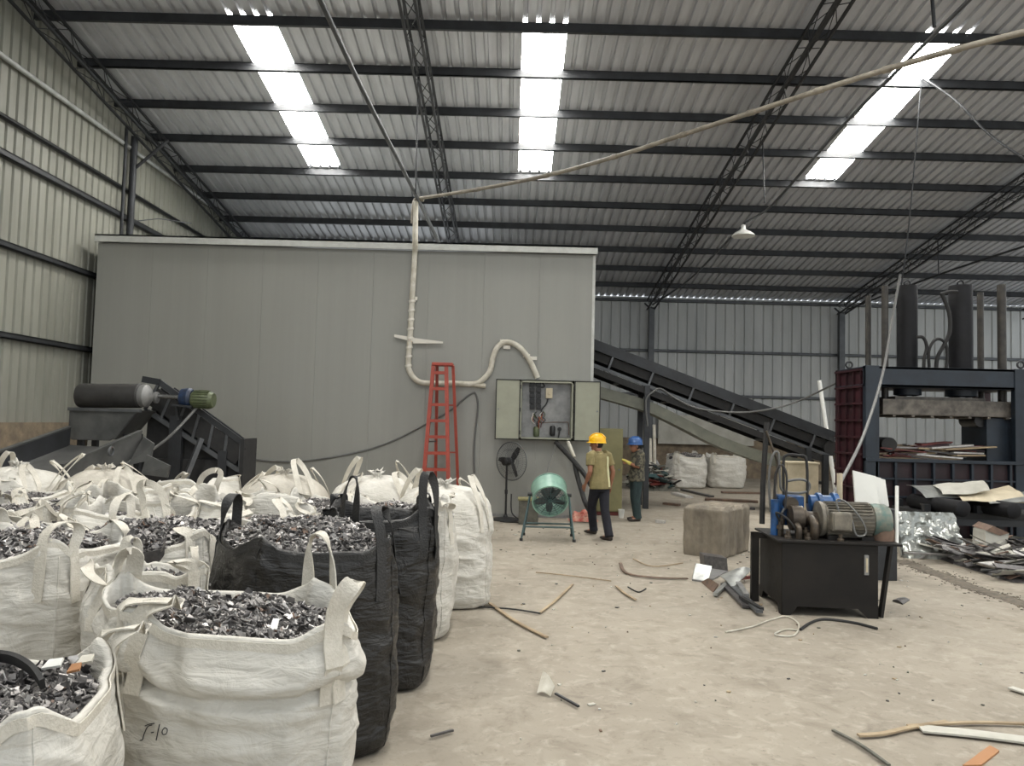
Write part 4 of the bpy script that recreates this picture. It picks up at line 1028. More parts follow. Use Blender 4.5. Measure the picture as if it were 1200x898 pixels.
MB().prism([aty(1154, 641, 10.9), aty(1180, 640, 10.9), aty(1183, 625, 10.9), aty(1163, 617, 10.9), aty(1155, 622, 10.9)], (0, .3, 0)).build('core', 'pale', t, bevel=.01)
MB().prism([aty(1156, 622, 10.88), aty(1164, 616.5, 10.88), aty(1183, 625, 10.88), aty(1172, 628, 10.88)], (0, .34, .02)).build('crust', 's4', t)
heap('scrap_heap', (atz(1082, 650).x, 8.2), 10.6, 1.0, .22, 's1', 'low tangle of dark and pale metal scrap before the press', 150, (.35, 1.0), seed=5, mats=['s1', 's2', 's3', 's1', 's4', 'debris', 'pale'], flat=True)
for k, (x0, y0, x1, y1, w, m, lab) in enumerate([(1083, 634, 1170, 652, .09, 's3', 'white strip lying across the scrap heap top'), (1098, 640, 1150, 655, .05, 'pale', 'cream strip lying under the white one on the scrap heap'), (1062, 648, 1135, 652, .1, 's2', 'grey flat bar at the left toe of the scrap heap'), (1120, 655, 1212, 672, .12, 's1', 'dark long bar along the front of the scrap heap'),
                                                 (1150, 634, 1155, 655, .04, 's3', 'small white strip sticking up left of the broken block'), (1160, 655, 1212, 640, .07, 'rust', 'red strip at the right of the scrap heap'), (1135, 662, 1185, 672, .05, 'rub', 'black tube at the front of the scrap heap'), (1150, 668, 1212, 670, .05, 'zinc', 'bright bar at the front right of the scrap heap'),
                                                 (1172, 628, 1212, 632, .12, 'pale', 'pale plank behind the broken block'), (1185, 637, 1212, 645, .08, 's3', 'white flat piece at the right edge of the scrap heap')]):
    y_ = 10.3 if y0 < 650 else 9.7
    thing('metal_strip', MB().bar(atz(x0, y0, .16 if y0 < 650 else .05), atz(x1, y1, .2 if y1 < 650 else .06), w, .02), m, lab, 'strip')
# white boards standing behind the motor
for k, (x0, x1, dY) in enumerate(((1003, 1031, 0), (1008, 1037, .12), (1014, 1042, .24))):
    Y = 9.6 + dY; a = aty(x0, 552 + k * 2, Y); b = aty(x1, 559 + k * 2, Y)
    thing('white_board', MB().prism([(a.x, Y, .9), (b.x, Y, .9), (b.x - .01, Y + .08, b.z), (a.x, Y + .08, a.z)], (0, .03, 0)), 'shade', ['front', 'middle', 'rear'][k] + ' one of three white boards leaning together behind the motor', 'board', bevel=.004)
a = aty(1040, 560, 9.75)
thing('board_prop', MB().span((aty(1003, 600, 9.8).x, 9.55, 0), (aty(1040, 600, 9.8).x, 10.05, .895)), 'steel', 'dark steel stand carrying the three white boards', 'stand', bevel=.01)
# dirt trail and litter
mb = MB(); rr = random.Random(4); tr = smooth_path([atz(1056, 657), atz(1080, 668), atz(1110, 676), atz(1140, 690), atz(1175, 700), atz(1215, 714)], 10)
for i in range(520):
    p = rr.choice(tr).lerp(rr.choice(tr), 0) + V((rr.gauss(0, .12), rr.gauss(0, .07), .004)); s_ = rr.uniform(.006, .03)
    mb.box(p, (s_, s_ * rr.uniform(.4, 1), .006), Matrix.Rotation(rr.uniform(0, PI), 3, 'Z'))
P2_ = smooth_path([atz(1056, 657), atz(1080, 666), atz(1110, 677), atz(1140, 689), atz(1175, 700), atz(1215, 714)], 24)
rw = []
for i, p in enumerate(P2_):
    t_ = (P2_[min(i + 1, len(P2_) - 1)] - P2_[max(i - 1, 0)]).normalized(); n_ = V((-t_.y, t_.x, 0)); e0 = .1 + .1 * nz((i * .31, 3, 0)) + .07 * nz((i * .9, 7, 0)); e1 = .1 + .1 * nz((i * .27, 9, 1)) + .07 * nz((i * .83, 2, 5))
    rw.append([p - n_ * (e0 + .03) + V((0, 0, .0005)), p - n_ * e0 + V((0, 0, .006)), p + V((0, 0, .012)), p + n_ * e1 + V((0, 0, .006)), p + n_ * (e1 + .03) + V((0, 0, .0005))])
mb.grid(rw)
thing('dirt_trail', mb, 'dirt', 'trail of dark swept dirt on the floor at the right', 'dirt', kind='stuff')
mb = MB(); ms = ['s1', 's3', 'wood', 'debris', 'brown', 'pale']
for i in range(400):
    x = rr.uniform(-.2, 8); y = rr.uniform(2.2, 14)
    if x < .1 and y < 9: continue
    s_ = rr.uniform(.006, .022) * (1 + .05 * y) * (2.2 if rr.random() < .08 else 1); b = MB().box((x, y, .006), (s_, s_ * rr.uniform(.3, 1), .008), Matrix.Rotation(rr.uniform(0, PI), 3, 'Z')); mb.add(b.v, b.f, rr.randrange(6))
thing('floor_crumbs', mb, ms, 'crumbs and flakes scattered over the open concrete floor', 'crumbs', kind='stuff')
# ------------------------------------------------------------------ bulk bags
def superell(a, n):
    c, s = math.cos(a), math.sin(a)
    return V((math.copysign(abs(c) ** (2 / n), c), math.copysign(abs(s) ** (2 / n), s), 0))


def bag_shape(seed, w=.96, d=.96, h=1.08, closed=False, fold=0, wrinkle=1.0, quad=None, rimvar=.03, lean_in=.12):
    """point function of a filled bulk bag: a around, t up (0 base .. 1 rim); quad = its four corners FL FR BR BL when it is skewed"""
    o = V((seed * 7.3, seed * 3.1, seed * 1.7)); nn = noise.noise

    def fn(a, t, inset=0.0):
        n = lerp(4.2, 3.0, math.sin(PI * min(1, t)))
        if closed and t > .7: n = lerp(3.0, 2.0, (t - .7) / .3)
        co = V((math.cos(a), math.sin(a), 0))
        k = .90 + .11 * math.sin(PI * min(1, t * .92 + .05)) ** .7
        if t < .1: k *= .86 + .14 * math.sqrt(1 - (1 - t / .1) ** 2)
        if closed and t > .7:
            q = (t - .7) / .3; k *= max(.1, 1 - .9 * q ** 2.0) * (1 + .1 * q * nn(co * 2.2 + o))
        if not closed and t > .8: k *= 1 - lean_in * max(0, nn(co * 1.5 + o * 5) + .25) * ((t - .8) / .2) ** 1.5
        p = superell(a, n) * k
        if quad:
            u, v_ = (p.x + 1) / 2, (p.y + 1) / 2
            p = (V(quad[0]) * (1 - u) + V(quad[1]) * u) * (1 - v_) + (V(quad[3]) * (1 - u) + V(quad[2]) * u) * v_
            p = V((p.x, p.y, 0))
        else: p = V((p.x * w / 2, p.y * d / 2, 0))
        big = .05 * nn(co * 1.1 + V((0, 0, t * 1.6)) + o)
        wr = .022 * (.5 - abs(nn(co * 1.1 + V((0, 0, t * 6.5)) + o))) + .009 * (.5 - abs(nn(co * 2.2 + V((0, 0, t * 17 + 2 * co.x)) + o)))
        dg = .04 * (.4 - abs(nn(co * 2.4 + V((t * 1.6, t * .8, t * 2.2)) + o * 2))) * (.35 + .65 * t)
        pull = .02 * math.sin(14 * a + 3 * nn(co * 2 + o)) * max(0, t - .55) * 1.6 * nn(co * 1.8 + o * 4)
        off = big + (wr * 1.2 + dg + pull) * wrinkle
        if fold:
            g = t + .05 * nn(co * 1.5 + o) - fold
            off += (.028 * math.exp(-((g - .05) / .06) ** 2) - .05 * math.exp(-((g + .02) / .018) ** 2)) * (.75 + .9 * nn(co * 1.3 + o * 7)) 
        z = h * t
        if closed and t > .7: z = h * .7 + h * .3 * math.sin((t - .7) / .3 * PI / 2) ** .8 + .05 * nn(co * 2.5 + V((0, 0, t * 4)) + o) * (t - .7) / .3
        corner = abs(math.sin(2 * a)) ** 3
        if not closed and t > .6: z += (corner * .05 - .04 * (1 - corner) + rimvar * 2 * nn(co * 1.7 + o * 3) + rimvar * .7 * nn(co * 4.1 + o)) * (t - .6) / .4
        return p + co * (off - inset) + V((0, 0, max(z, .004)))
    return fn


def bag_body(fn, nu=112, nv=44, closed=False):
    mb = MB(); rows = []
    an = [2 * PI * j / nu for j in range(nu)]
    c0 = sum((fn(a, 0) for a in an), V()) / nu
    rows.append([V((lerp(c0.x, fn(a, 0).x, .4), lerp(c0.y, fn(a, 0).y, .4), .004)) for a in an])
    for i in range(nv + 1): rows.append([fn(a, i / nv) for a in an])
    if not closed:
        rows.append([fn(a, 1, .012) + V((0, 0, .006)) for a in an]); rows.append([fn(a, 1, .026) - V((0, 0, .006)) for a in an])
        for k in (1, 2, 3, 4): rows.append([fn(a, 1, .03 + .006 * k) - V((0, 0, .07 * k)) for a in an])
    else:
        c1 = sum((fn(a, 1) for a in an), V()) / nu
        rows.append([c1 + (fn(a, 1) - c1) * .5 + V((0, 0, .03)) for a in an])
        rows.append([c1 + (fn(a, 1) - c1) * 1.2 + V((0, 0, .07 + .05 * nz((math.cos(a) * 2, math.sin(a) * 2, 5)))) for a in an])
        rows.append([c1 + (fn(a, 1) - c1) * .6 + V((0, 0, .06)) for a in an])
    mb.grid(rows, True); return mb


def loop_strap(fn, a0, a1, peak, lean, w=.06, tail=.26, tw=.5):
    """webbing loop sewn at two points of the rim"""
    def at(a, t): return fn(a, t, -.006)
    p0, p1 = at(a0, 1), at(a1, 1)
    t0 = (fn(a0 + .05, .9) - fn(a0 - .05, .9)).normalized(); t1 = (fn(a1 + .05, .9) - fn(a1 - .05, .9)).normalized()
    am = (a0 + a1) / 2; rad = V((math.cos(am), math.sin(am), 0)); fl = -1 if t0.dot(t1) < -.2 else 1
    pts, wd = [], []
    for k in range(5): pts.append(at(a0, lerp(1 - tail, .99, k / 4))); wd.append(t0)
    L = V(lean); n = 16
    for k in range(1, n):
        s_ = k / n; e = math.sin(PI * s_)
        b = p0.lerp(p1, s_) + V((0, 0, peak * e ** .8)) + L * (e ** 1.5)
        b += (p1 - p0) * (-.14 * math.sin(2 * PI * s_))
        pts.append(b); wd.append((t0.lerp(t1 * fl, s_) * (1 - e * tw) + rad * e * tw).normalized())
    for k in range(5): pts.append(at(a1, lerp(.99, 1 - tail, k / 4))); wd.append(t1 * fl)
    return MB().ribbon(pts, wd, w, .006)


def heap_mesh(seed, w, d, rise, nchip, base=False, cs=(.025, .075), conc=0):
    """shredded scrap: a lumpy crown covered in torn flakes"""
    r = random.Random(seed); mb = MB(); N1, N2 = 14, 40; o = V((seed * 2.7, 1, 3)); rows = []

    def top(a, q):
        p = superell(a, 2.8); z = rise * (1 - q ** 2) + .05 * nz((p.x * q * 2 + seed, p.y * q * 2, 1), 1.3) + .02 * nz((p.x * q * 6, p.y * q * 6, seed))
        if conc: z -= conc * (q * q) * .5
        return V((p.x * q * w / 2, p.y * q * d / 2, z))
    for i in range(N1 + 1): rows.append([top(2 * PI * j / N2, max(.001, i / N1)) for j in range(N2)])
    rows.append([p - V((0, 0, .16)) for p in rows[-1]])
    mb.grid(rows, True, 0)
    for i in range(nchip):
        q = math.sqrt(r.random()) * .97; a = r.uniform(0, 2 * PI); c = top(a, q) + V((0, 0, r.uniform(.0, .025)))
        s_ = r.uniform(*cs) * (1.5 if r.random() < .06 else 1); l = s_ * r.uniform(.35, .9)
        rot = Matrix.Rotation(r.uniform(0, 2 * PI), 3, 'Z') @ Matrix.Rotation(r.gauss(0, .55), 3, 'X') @ Matrix.Rotation(r.gauss(0, .5), 3, 'Y')
        k = r.uniform(-.4, .4) * s_; k2 = r.uniform(-.3, .3) * s_
        up = [V((-s_ / 2, -l / 2 * r.uniform(.4, 1), k)), V((0, -l / 2 * r.uniform(.6, 1.2), 0)), V((s_ / 2, -l / 2 * r.uniform(.3, 1), k2)), V((s_ / 2 * r.uniform(.6, 1), l / 2, k2)), V((0, l / 2 * r.uniform(.5, 1.1), r.uniform(-.1, .1) * s_)), V((-s_ / 2, l / 2 * r.uniform(.4, 1), k))]
        lo = [p - V((0, 0, .004)) for p in up]
        x = r.random(); mi = 0 if x < .3 else 1 if x < .87 else 2 if x < .97 else 3
        mb.add([c + rot @ p for p in up + lo], [(0, 1, 4, 5), (1, 2, 3, 4), (11, 10, 7, 6), (10, 9, 8, 7), (0, 6, 7, 1), (1, 7, 8, 2), (2, 8, 9, 3), (3, 9, 10, 4), (4, 10, 11, 5), (5, 11, 6, 0)], mi)
    return mb


SCR = ['s1', 's2', 's3', 's4']
QA = [PI / 4 + k * PI / 2 for k in range(4)]


def make_bag(seed, label, cat='bulk bag', group=None, body='white', web='web', w=.96, d=.96, h=1.08, closed=False, fold=0, wrinkle=1.0, loops=None, spread=.24, nu=112, nv=44, name='bulk_bag', sm=180, quad=None, rimvar=.03, lean_in=.12, sw=.06):
    fn = bag_shape(seed, w, d, h, closed, fold, wrinkle, quad, rimvar, lean_in)
    t = root(name, (0, 0, 0), label, cat, group)
    bag_body(fn, nu, nv, closed).build('body', body, t, smooth=sm)
    r = random.Random(seed * 13 + 1)
    for k, a in enumerate((PI * 1.25, PI * 1.75, PI * .25, PI * .75)):      # FL FR BR BL
        if loops is None:
            fall = r.random() < .6; f_ = r.uniform(-.16, .2)
            pk, lean = (r.uniform(.0, .06) if fall else r.uniform(.1, .2)), (math.cos(a) * f_ + r.uniform(-.08, .08), math.sin(a) * f_ + r.uniform(-.08, .08), 0)
        else: pk, lean = loops[k][:2]
        if pk is None: continue
        sp = spread * r.uniform(.8, 1.2)
        if loops is not None and len(loops[k]) > 2: sp = loops[k][2]
        if closed:
            f2 = lambda a_, t_, i_=0.0: fn(a_, .5 + t_ * .2, i_)
            mb = loop_strap(f2, a - sp, a + sp, h * .3 + .04 + pk, (-math.cos(a) * w * .3 + lean[0] * .5, -math.sin(a) * w * .3 + lean[1] * .5, 0), sw)
        else: mb = loop_strap(fn, a - sp, a + sp, pk, lean, sw)
        mb.build('lifting_loop', web, t, smooth=40)
    if not closed:
        an = [2 * PI * j / 96 for j in range(97)]
        MB().ribbon([fn(a_, .975, -.004) for a_ in an], [V((0, 0, 1))] * 97, .035, .004).build('rim_hem', web, t, smooth=40)
    for k in range(4):
        a = QA[k]; pts = [fn(a, x / 22 * (.66 if closed else .97), -.001) for x in range(23)]
        MB().tube(pts, .004, 5).build('corner_seam', body, t)
    return t, fn


def quad_of(pts, grow=1.1):
    c = sum((V((x, y, 0)) for x, y in pts), V()) / 4
    return c, [(V((x, y, 0)) - c) * grow for x, y in pts]


def warp_heap(mb, w, d, quad, s=.9):
    out = []
    for x, y, z in mb.v:
        u, v_ = x / w + .5, y / d + .5
        p = (V(quad[0]) * (1 - u) + V(quad[1]) * u) * (1 - v_) + (V(quad[3]) * (1 - u) + V(quad[2]) * u) * v_
        out.append((p.x * s, p.y * s, z))
    mb.v = out; return mb


def place(t, x, y, rz):
    t.location = (x, y, 0); t.rotation_euler = (0, 0, rz)


def scrap(mesh_obj, x, y, z, rz, label, sx=1, sy=1, group=None):
    c = mesh_obj if not mesh_obj.get('label') else mesh_obj.copy()
    if c is not mesh_obj: COL.objects.link(c)
    c.location = (x, y, z); c.rotation_euler = (0, 0, rz); c.scale = (sx, sy, 1)
    return tag(c, label, 'scrap', group or 'shredded scrap in the bulk bags', 'stuff')


# --- near bags, each with its own shape
cF, qF = quad_of([(-1.46, 2.95), (-.6, 2.84), (-.8, 3.6), (-1.95, 3.68)], 1.1)
bF, fF = make_bag(3, 'large open white bulk bag in front with a standing loop and marker writing', h=1.07, fold=.8, nu=220, nv=100, wrinkle=1.5, quad=qF, rimvar=.02, lean_in=.05,
                  loops=[(.05, (.2, -.06, 0)), (.15, (.06, .02, 0), .09), (.24, (-.02, .0, 0), .26), (.12, (.05, -.05, 0))], spread=.17, sw=.075)
place(bF, cF.x, cF.y, 0)
hF = warp_heap(heap_mesh(11, .93, .88, .06, 5200, cs=(.014, .045)), .93, .88, qF, .9).build('shredded_scrap', SCR)
scrap(hF, cF.x, cF.y, .97, 0, 'grey shredded scrap filling the large white bag in front')
root_inv = Matrix.Translation((cF.x, cF.y, 0))
from mathutils.bvhtree import BVHTree
bo = [c for c in bF.children if c.name.startswith('body')][0]
bv = BVHTree.FromPolygons([root_inv @ v.co for v in bo.data.vertices], [tuple(p.vertices) for p in bo.data.polygons])
def on_bag(x, y):
    r_ = ray(x, y).normalized(); h_ = bv.ray_cast(CP, r_); return (h_[0] if h_[0] else aty(x, y, 2.65)) - r_ * .002
m = MB()
for st in ([(178, 850), (173, 852), (169, 860), (167, 867), (164, 868)], [(170, 851), (175, 849), (181, 848)], [(177, 859), (180, 858.5)], [(187, 849), (185, 858), (183, 868)], [(193, 853), (190, 857), (191, 861), (195, 860), (196, 855), (193, 853)]):
    m.tube(smooth_path([on_bag(*q_) for q_ in st], 4), .0018, 5)
wr = m.build('marker_writing', 'ink'); wr.parent = bF; wr.matrix_parent_inverse = root_inv.inverted()
tag(wr, 'handwritten black marker digits 5-10')

cL, qL = quad_of([(-2.15, 2.02), (-1.22, 2.08), (-1.38, 2.78), (-2.3, 2.85)], 1.08)
bL, fL = make_bag(5, 'open white bulk bag cut off by the bottom left corner of the picture', h=1.0, nu=200, nv=90, quad=qL, rimvar=.015, lean_in=.04, loops=[(.1, (0, 0, 0)), (None, None), (.09, (.17, -.08, 0)), (.1, (0, 0, 0))], spread=.2)
place(bL, cL.x, cL.y, 0)
hL = warp_heap(heap_mesh(12, .92, .87, .07, 4200, cs=(.014, .045)), .92, .87, qL, .9).build('shredded_scrap', SCR)
scrap(hL, cL.x, cL.y, .92, 0, 'grey shredded scrap with white and orange bits in the bottom left bag')
def on_heap(x, y, z=1.0): return atz(x, y, z)
mb = MB(); P_ = smooth_path([on_heap(-12, 768, 1.02), on_heap(15, 772, 1.03), on_heap(38, 785, 1.03), on_heap(50, 802, 1.0)], 6)
mb.ribbon(P_, [V((.3, -.6, .7))] * len(P_), .045, .015); thing('rubber_strip', mb, 'rub', 'black rubber strip lying on the scrap in the bottom left bag', 'strip', smooth=40)
for (x, y, s_, mm, lb) in ((63, 784, .03, 'shade', 'white flake on the scrap in the bottom left bag, the larger'), (101, 779, .026, 'pvc', 'white flake on the scrap in the bottom left bag, the smaller'), (88, 789, .02, 'orange', 'orange chip on the scrap in the bottom left bag')):
    p = on_heap(x, y, 1.0); thing('scrap_flake', MB().prism([p + V((-s_, -s_ * .6, 0)), p + V((s_, -s_ * .4, .01)), p + V((s_ * .7, s_ * .7, .025)), p + V((-s_ * .8, s_ * .5, .02))], (0, -.004, .008)), mm, lb, 'flake')
p = atz(322, 735, 1.03); s_ = .025
thing('scrap_flake', MB().prism([p + V((-s_ * .5, -s_, -.01)), p + V((s_ * .6, -s_ * .8, -.01)), p + V((s_ * .4, s_, .02)), p + V((-s_ * .6, s_, .02))], (0, -.003, .008)), 'shade', 'white flake on the scrap in the large front bag', 'flake')

cB, qB = quad_of([(-1.33, 3.98), (-.6, 4.28), (-1.0, 5.05), (-1.85, 4.75)], 1.1)
bB, fB = make_bag(8, 'large open black bulk bag in the middle, nearer of the two black bags', body='black', web='bweb', h=1.17, nu=200, nv=90, wrinkle=1.2, quad=qB, rimvar=.015, lean_in=.04, loops=[(None, None), (.2, (-.06, .0, 0)), (.3, (.02, .02, 0)), (.2, (.02, .0, 0))], spread=.27, sw=.06)
place(bB, cB.x, cB.y, 0)
h3 = warp_heap(heap_mesh(13, .9, .9, .14, 4200, cs=(.016, .05)), .9, .9, qB, .92).build('shredded_scrap', SCR)
scrap(h3, cB.x, cB.y, 1.1, 0, 'grey shredded scrap heaped up in the nearer black bag')
b2, f2_ = make_bag(9, 'tall black bulk bag with a high rounded loop, farther of the two black bags', body='black', web='bweb', w=.86, d=.84, h=1.2, nu=150, nv=64, wrinkle=1.2, loops=[(.02, (0, 0, 0)), (.26, (-.02, 0, 0)), (.05, (0, 0, 0)), (.05, (0, 0, 0))], spread=.22, rimvar=.02)
place(b2, -.95, 5.6, R(8))
h4 = heap_mesh(14, .8, .78, .0, 900).build('shredded_scrap', SCR); scrap(h4, -.95, 5.6, .98, R(8), 'grey shredded scrap sunk inside the farther black bag')

cM, qM = quad_of([(-3.4, 4.1), (-2.42, 4.15), (-2.5, 4.98), (-3.45, 5.0)], 1.1)
bM, fM = make_bag(15, 'big slumped white bulk bag at the left edge behind the bottom left bag', h=1.1, nu=170, nv=80, wrinkle=1.3, quad=qM, rimvar=.03, loops=[(.0, (.0, -.1, 0)), (.13, (.05, .05, 0)), (.04, (0, 0, 0)), (.1, (.0, .0, 0))])
place(bM, cM.x, cM.y, 0)
hM = heap_mesh(16, .93, .9, .08, 2600, cs=(.02, .06)).build('shredded_scrap', SCR); scrap(hM, cM.x, cM.y, 1.02, R(-5), 'dark shredded scrap in the slumped white bag at the left edge')
cN, qN = quad_of([(-2.22, 4.0), (-1.55, 3.95), (-1.85, 4.5), (-2.28, 4.62)], 1.1)
bN, fN = make_bag(17, 'white bulk bag with folded in mouth between the large front bag and the black bag', h=1.02, nu=140, nv=60, wrinkle=1.3, quad=qN, rimvar=.06, lean_in=.4, loops=[(.03, (0, -.1, 0)), (.06, (-.1, -.1, 0)), (.04, (0, 0, 0)), (.08, (0, 0, 0))])
place(bN, cN.x, cN.y, 0)
scrap(hM, cN.x, cN.y, .86, 0, 'scrap deep inside the white bag with the folded in mouth', .62, .5)
bO, fO = make_bag(18, 'open white bulk bag right behind the bag with the folded in mouth', w=.96, d=.94, h=1.06, nu=120, nv=50, wrinkle=1.2, rimvar=.04)
place(bO, -2.46, 5.35, R(8)); scrap(hM, -2.46, 5.35, 1.0, R(70), 'dark shredded scrap in the bag behind the one with folded in mouth')
w1, fW = make_bag(21, 'tall tied white bulk bag with ringed creases, rightmost bag on the floor', w=.98, d=.95, h=1.17, closed=True, nu=150, nv=110, wrinkle=1.5)
place(w1, -.68, 7.95, R(10))
w2, _ = make_bag(22, 'white bulk bag squeezed between black bag and rightmost tied bag', w=.98, d=.95, h=1.1, nu=130, nv=60, wrinkle=1.3)
place(w2, -.98, 6.8, R(4))
scrap(hM, -.98, 6.8, 1.0, R(20), 'shredded scrap in the white bag between black bag and tied bag')

# --- the field of bags behind: a few kinds copied, each copy with its own label
protos = []
for k, (sd, cl) in enumerate(((31, False), (32, False), (33, False), (34, True), (35, True), (36, False))):
    t, _ = make_bag(sd, 'x', body='white2' if k in (1, 3) else 'white', w=.99, d=.97, h=1.05 if not cl else 1.18, closed=cl, nu=100, nv=40, wrinkle=1.3, fold=.74 if k == 2 else 0, rimvar=.08, lean_in=.95 if k in (2, 5) else .6)
    protos.append((t, cl))
used = set()
h5 = heap_mesh(19, .9, .88, .1, 2200, cs=(.02, .06)).build('shredded_scrap', SCR)
heaps = [h5, hM]
rows_ = [(5.55, [(-3.55, 0), (-4.6, 1)]), (6.65, [(-2.15, 5), (-3.25, 2), (-4.35, 0), (-5.45, 1)]), (7.75, [(-1.78, 0), (-2.88, 2), (-3.98, 5), (-5.08, 0), (-6.18, 2)]), (8.85, [(-1.55, 4), (-2.62, 3), (-3.7, 5), (-4.75, 3), (-5.8, 4), (-6.85, 0)])]
rn = ['row behind the left-edge bag', 'middle bag row', 'last but one bag row', 'last bag row']
for ri, (y, lst) in enumerate(rows_):
    for ci, (x, k) in enumerate(lst):
        src, cl = protos[k]; t = src if k not in used else copy_tree(src); used.add(k)
        place(t, x + rnd.uniform(-.04, .04), y + rnd.uniform(-.05, .05), rnd.choice([0, PI / 2, PI, -PI / 2]) + rnd.uniform(-.12, .12))
        which = '%s from the right in the %s' % (ordn(ci), rn[ri])
        tag(t, '%s white bulk bag, %s' % ('tied up' if cl else 'open', which), 'bulk bag', 'white bulk bags filling the floor on the left')
        if not cl:
            scrap(heaps[(ri + ci) % 2], t.location.x, t.location.y, (.9 if k < 2 else .86), rnd.uniform(-.2, .2), 'shredded scrap in the white bag %s' % which)

# two bags at the far wall
for k, (px, sd, lab) in enumerate(((808, 41, 'tied white bulk bag at the far wall, left of two, tangled in plastic strips'), (855, 42, 'white bulk bag at the far wall, right of two, under the conveyor'))):
    c = atz(px, 573); t, _ = make_bag(sd, lab, w=1.12, d=1.0, h=1.02, nu=80, nv=36, wrinkle=1.5, rimvar=.05, loops=[(.02, (.05, -.1, 0)), (None, None), (.05, (0, 0, 0)), (None, None)]); place(t, c.x, c.y + .5, R(6 - 10 * k))
    scrap(hM, c.x, c.y + .5, .86 if k else .95, 0, 'scrap in the %s bag at the far wall' % ('left' if k == 0 else 'right'), 1.1, 1)

# ------------------------------------------------------------------ left machine: two conveyors with a magnetic drum
def am(x, y, Y): return aty(x, y, Y)
rt = root('shredder_conveyor', (-6.0, 12.4, 0), 'dark inclined shredder conveyor with geared motor at the left', 'conveyor')
Y1, Y2 = 12.0, 12.5
t0, t1 = am(187, 448, Y1), am(283, 518, Y1); b0, b1 = am(170, 480, Y1), am(281, 552, Y1)
for Yo in (0, Y2 - Y1):
    o = V((0, Yo, -.1 if Yo else 0))
    MB().bar(t0 + o, t1 + o, .05, .09).build('top_rail', 'steel', rt); MB().bar(b0 + o, b1 + o, .05, .07).build('bottom_rail', 'steel2', rt)
    for k in range(7):
        a, b = t0.lerp(t1, k / 6) + o, b0.lerp(b1, k / 6) + o; MB().bar(a, b, .045, .045, up=(0, 1, 0)).build('upright', 'steel2', rt)
    MB().bar(t0.lerp(b0, .5) + o, t1.lerp(b1, .5) + o, .02, .3).build('side_plate', 'rub', rt)
d_ = (t1 - t0).normalized(); u_ = V((-d_.z, 0, d_.x)); u_ = u_ if u_.z > 0 else -u_
MB().bar(t0 + V((0, .25, -.1)), t1 + V((0, .25, -.1)), .4, .03).build('belt', 'belt', rt); MB().bar(b0 + V((0, .25, -.03)), b1 + V((0, .25, -.03)), .4, .03).build('belt', 'belt', rt)
MB().prism([t0 + V((0, .2, 0)), t1 + V((0, .2, 0)), b1 + V((0, .2, 0)), b0 + V((0, .2, 0))], (0, .02, 0)).build('dark_backing', 'rub', rt)  # dark sheet filling the frame behind the rails
MB().prism([b0 + V((0, .12, 0)), b1 + V((0, .12, 0)), V((b1.x, Y1 + .12, .6)), V((b0.x - .05, Y1 + .12, .6))], (0, .03, 0)).build('skirt_plate', 'rub', rt)
MB().bar(t0 - d_ * .25 - u_ * .12, t0, .05, .1).build('nose_plate', 'steel', rt)
MB().span((t1.x, Y1 - .05, 0), (t1.x + .06, Y2 + .05, t1.z + .05)).build('end_plate', 'rub', rt)
for x, w_ in ((206, .1), (262, .07)):
    p = am(x, 520, Y1); 
    for Yo in (0, Y2 - Y1): MB().span((p.x - w_, Y1 + Yo - .04, 0), (p.x + w_, Y1 + Yo + .04, t0.lerp(t1, (x - 187) / 96).z - .35)).build('leg', 'steel', rt)
MB().bar(am(236, 514, Y1 - .1), V((am(212, 560, Y1 - .1).x, Y1 - .4, .3)), .07, .07).build('stay', 'steel2', rt)
MB().span((am(163, 500, Y1).x, Y1 + .06, 0), (am(278, 500, Y1).x, Y2 - .1, 1.15)).build('dark_underfill', 'rub', rt)  # dark block filling the space under the frame
# geared motor
g = lambda x, y: am(x, y, Y1 - .18)
MB().lathe(g(211, 466), (1, 0, -.02), [(.08, 0), (.14, .03), (.16, .15), (.13, .2)], 22).build('gearbox', 'dblue', rt, smooth=40)
mo = MB().lathe(g(226, 468), (1, 0, -.03), [(.12, 0), (.13, .03), (.13, .3), (.11, .33)], 24).build('motor', 'green', rt, smooth=40)
m = MB()
for k in range(20):
    a = 2 * PI * k / 20; dd_ = V((0, math.cos(a), math.sin(a))); m.bar(g(228, 468) + dd_ * .13, g(246, 469) + dd_ * .13, .006, .03, up=dd_)
m.build('cooling_fin', 'green', mo); MB().span(g(234, 463) + V((0, -.05, 0)), g(243, 459) + V((0, .06, .02))).build('terminal_box', 'green', mo)
MB().bar(g(205, 475), g(228, 477), .26, .03).build('motor_bracket', 'steel', rt)
MB().bar(g(207, 476), g(208, 492), .04, .04).build('motor_bracket', 'steel', rt)
MB().tube([g(180, 464), g(212, 466)], .035, 12).build('drive_shaft', 'chrome', rt); MB().lathe(g(181, 466), (1, 0, 0), [(.05, 0), (.09, .01), (.09, .05), (.04, .06)], 18).build('bearing', 'zinc', rt, smooth=40)
wire('motor_cable', [g(232, 476), am(220, 490, 11.7), am(195, 515, 11.4), am(165, 535, 11.1), am(135, 548, 10.8), am(110, 556, 10.6)], .022, 'cable', 'grey cable drooping from the geared motor to the bags')
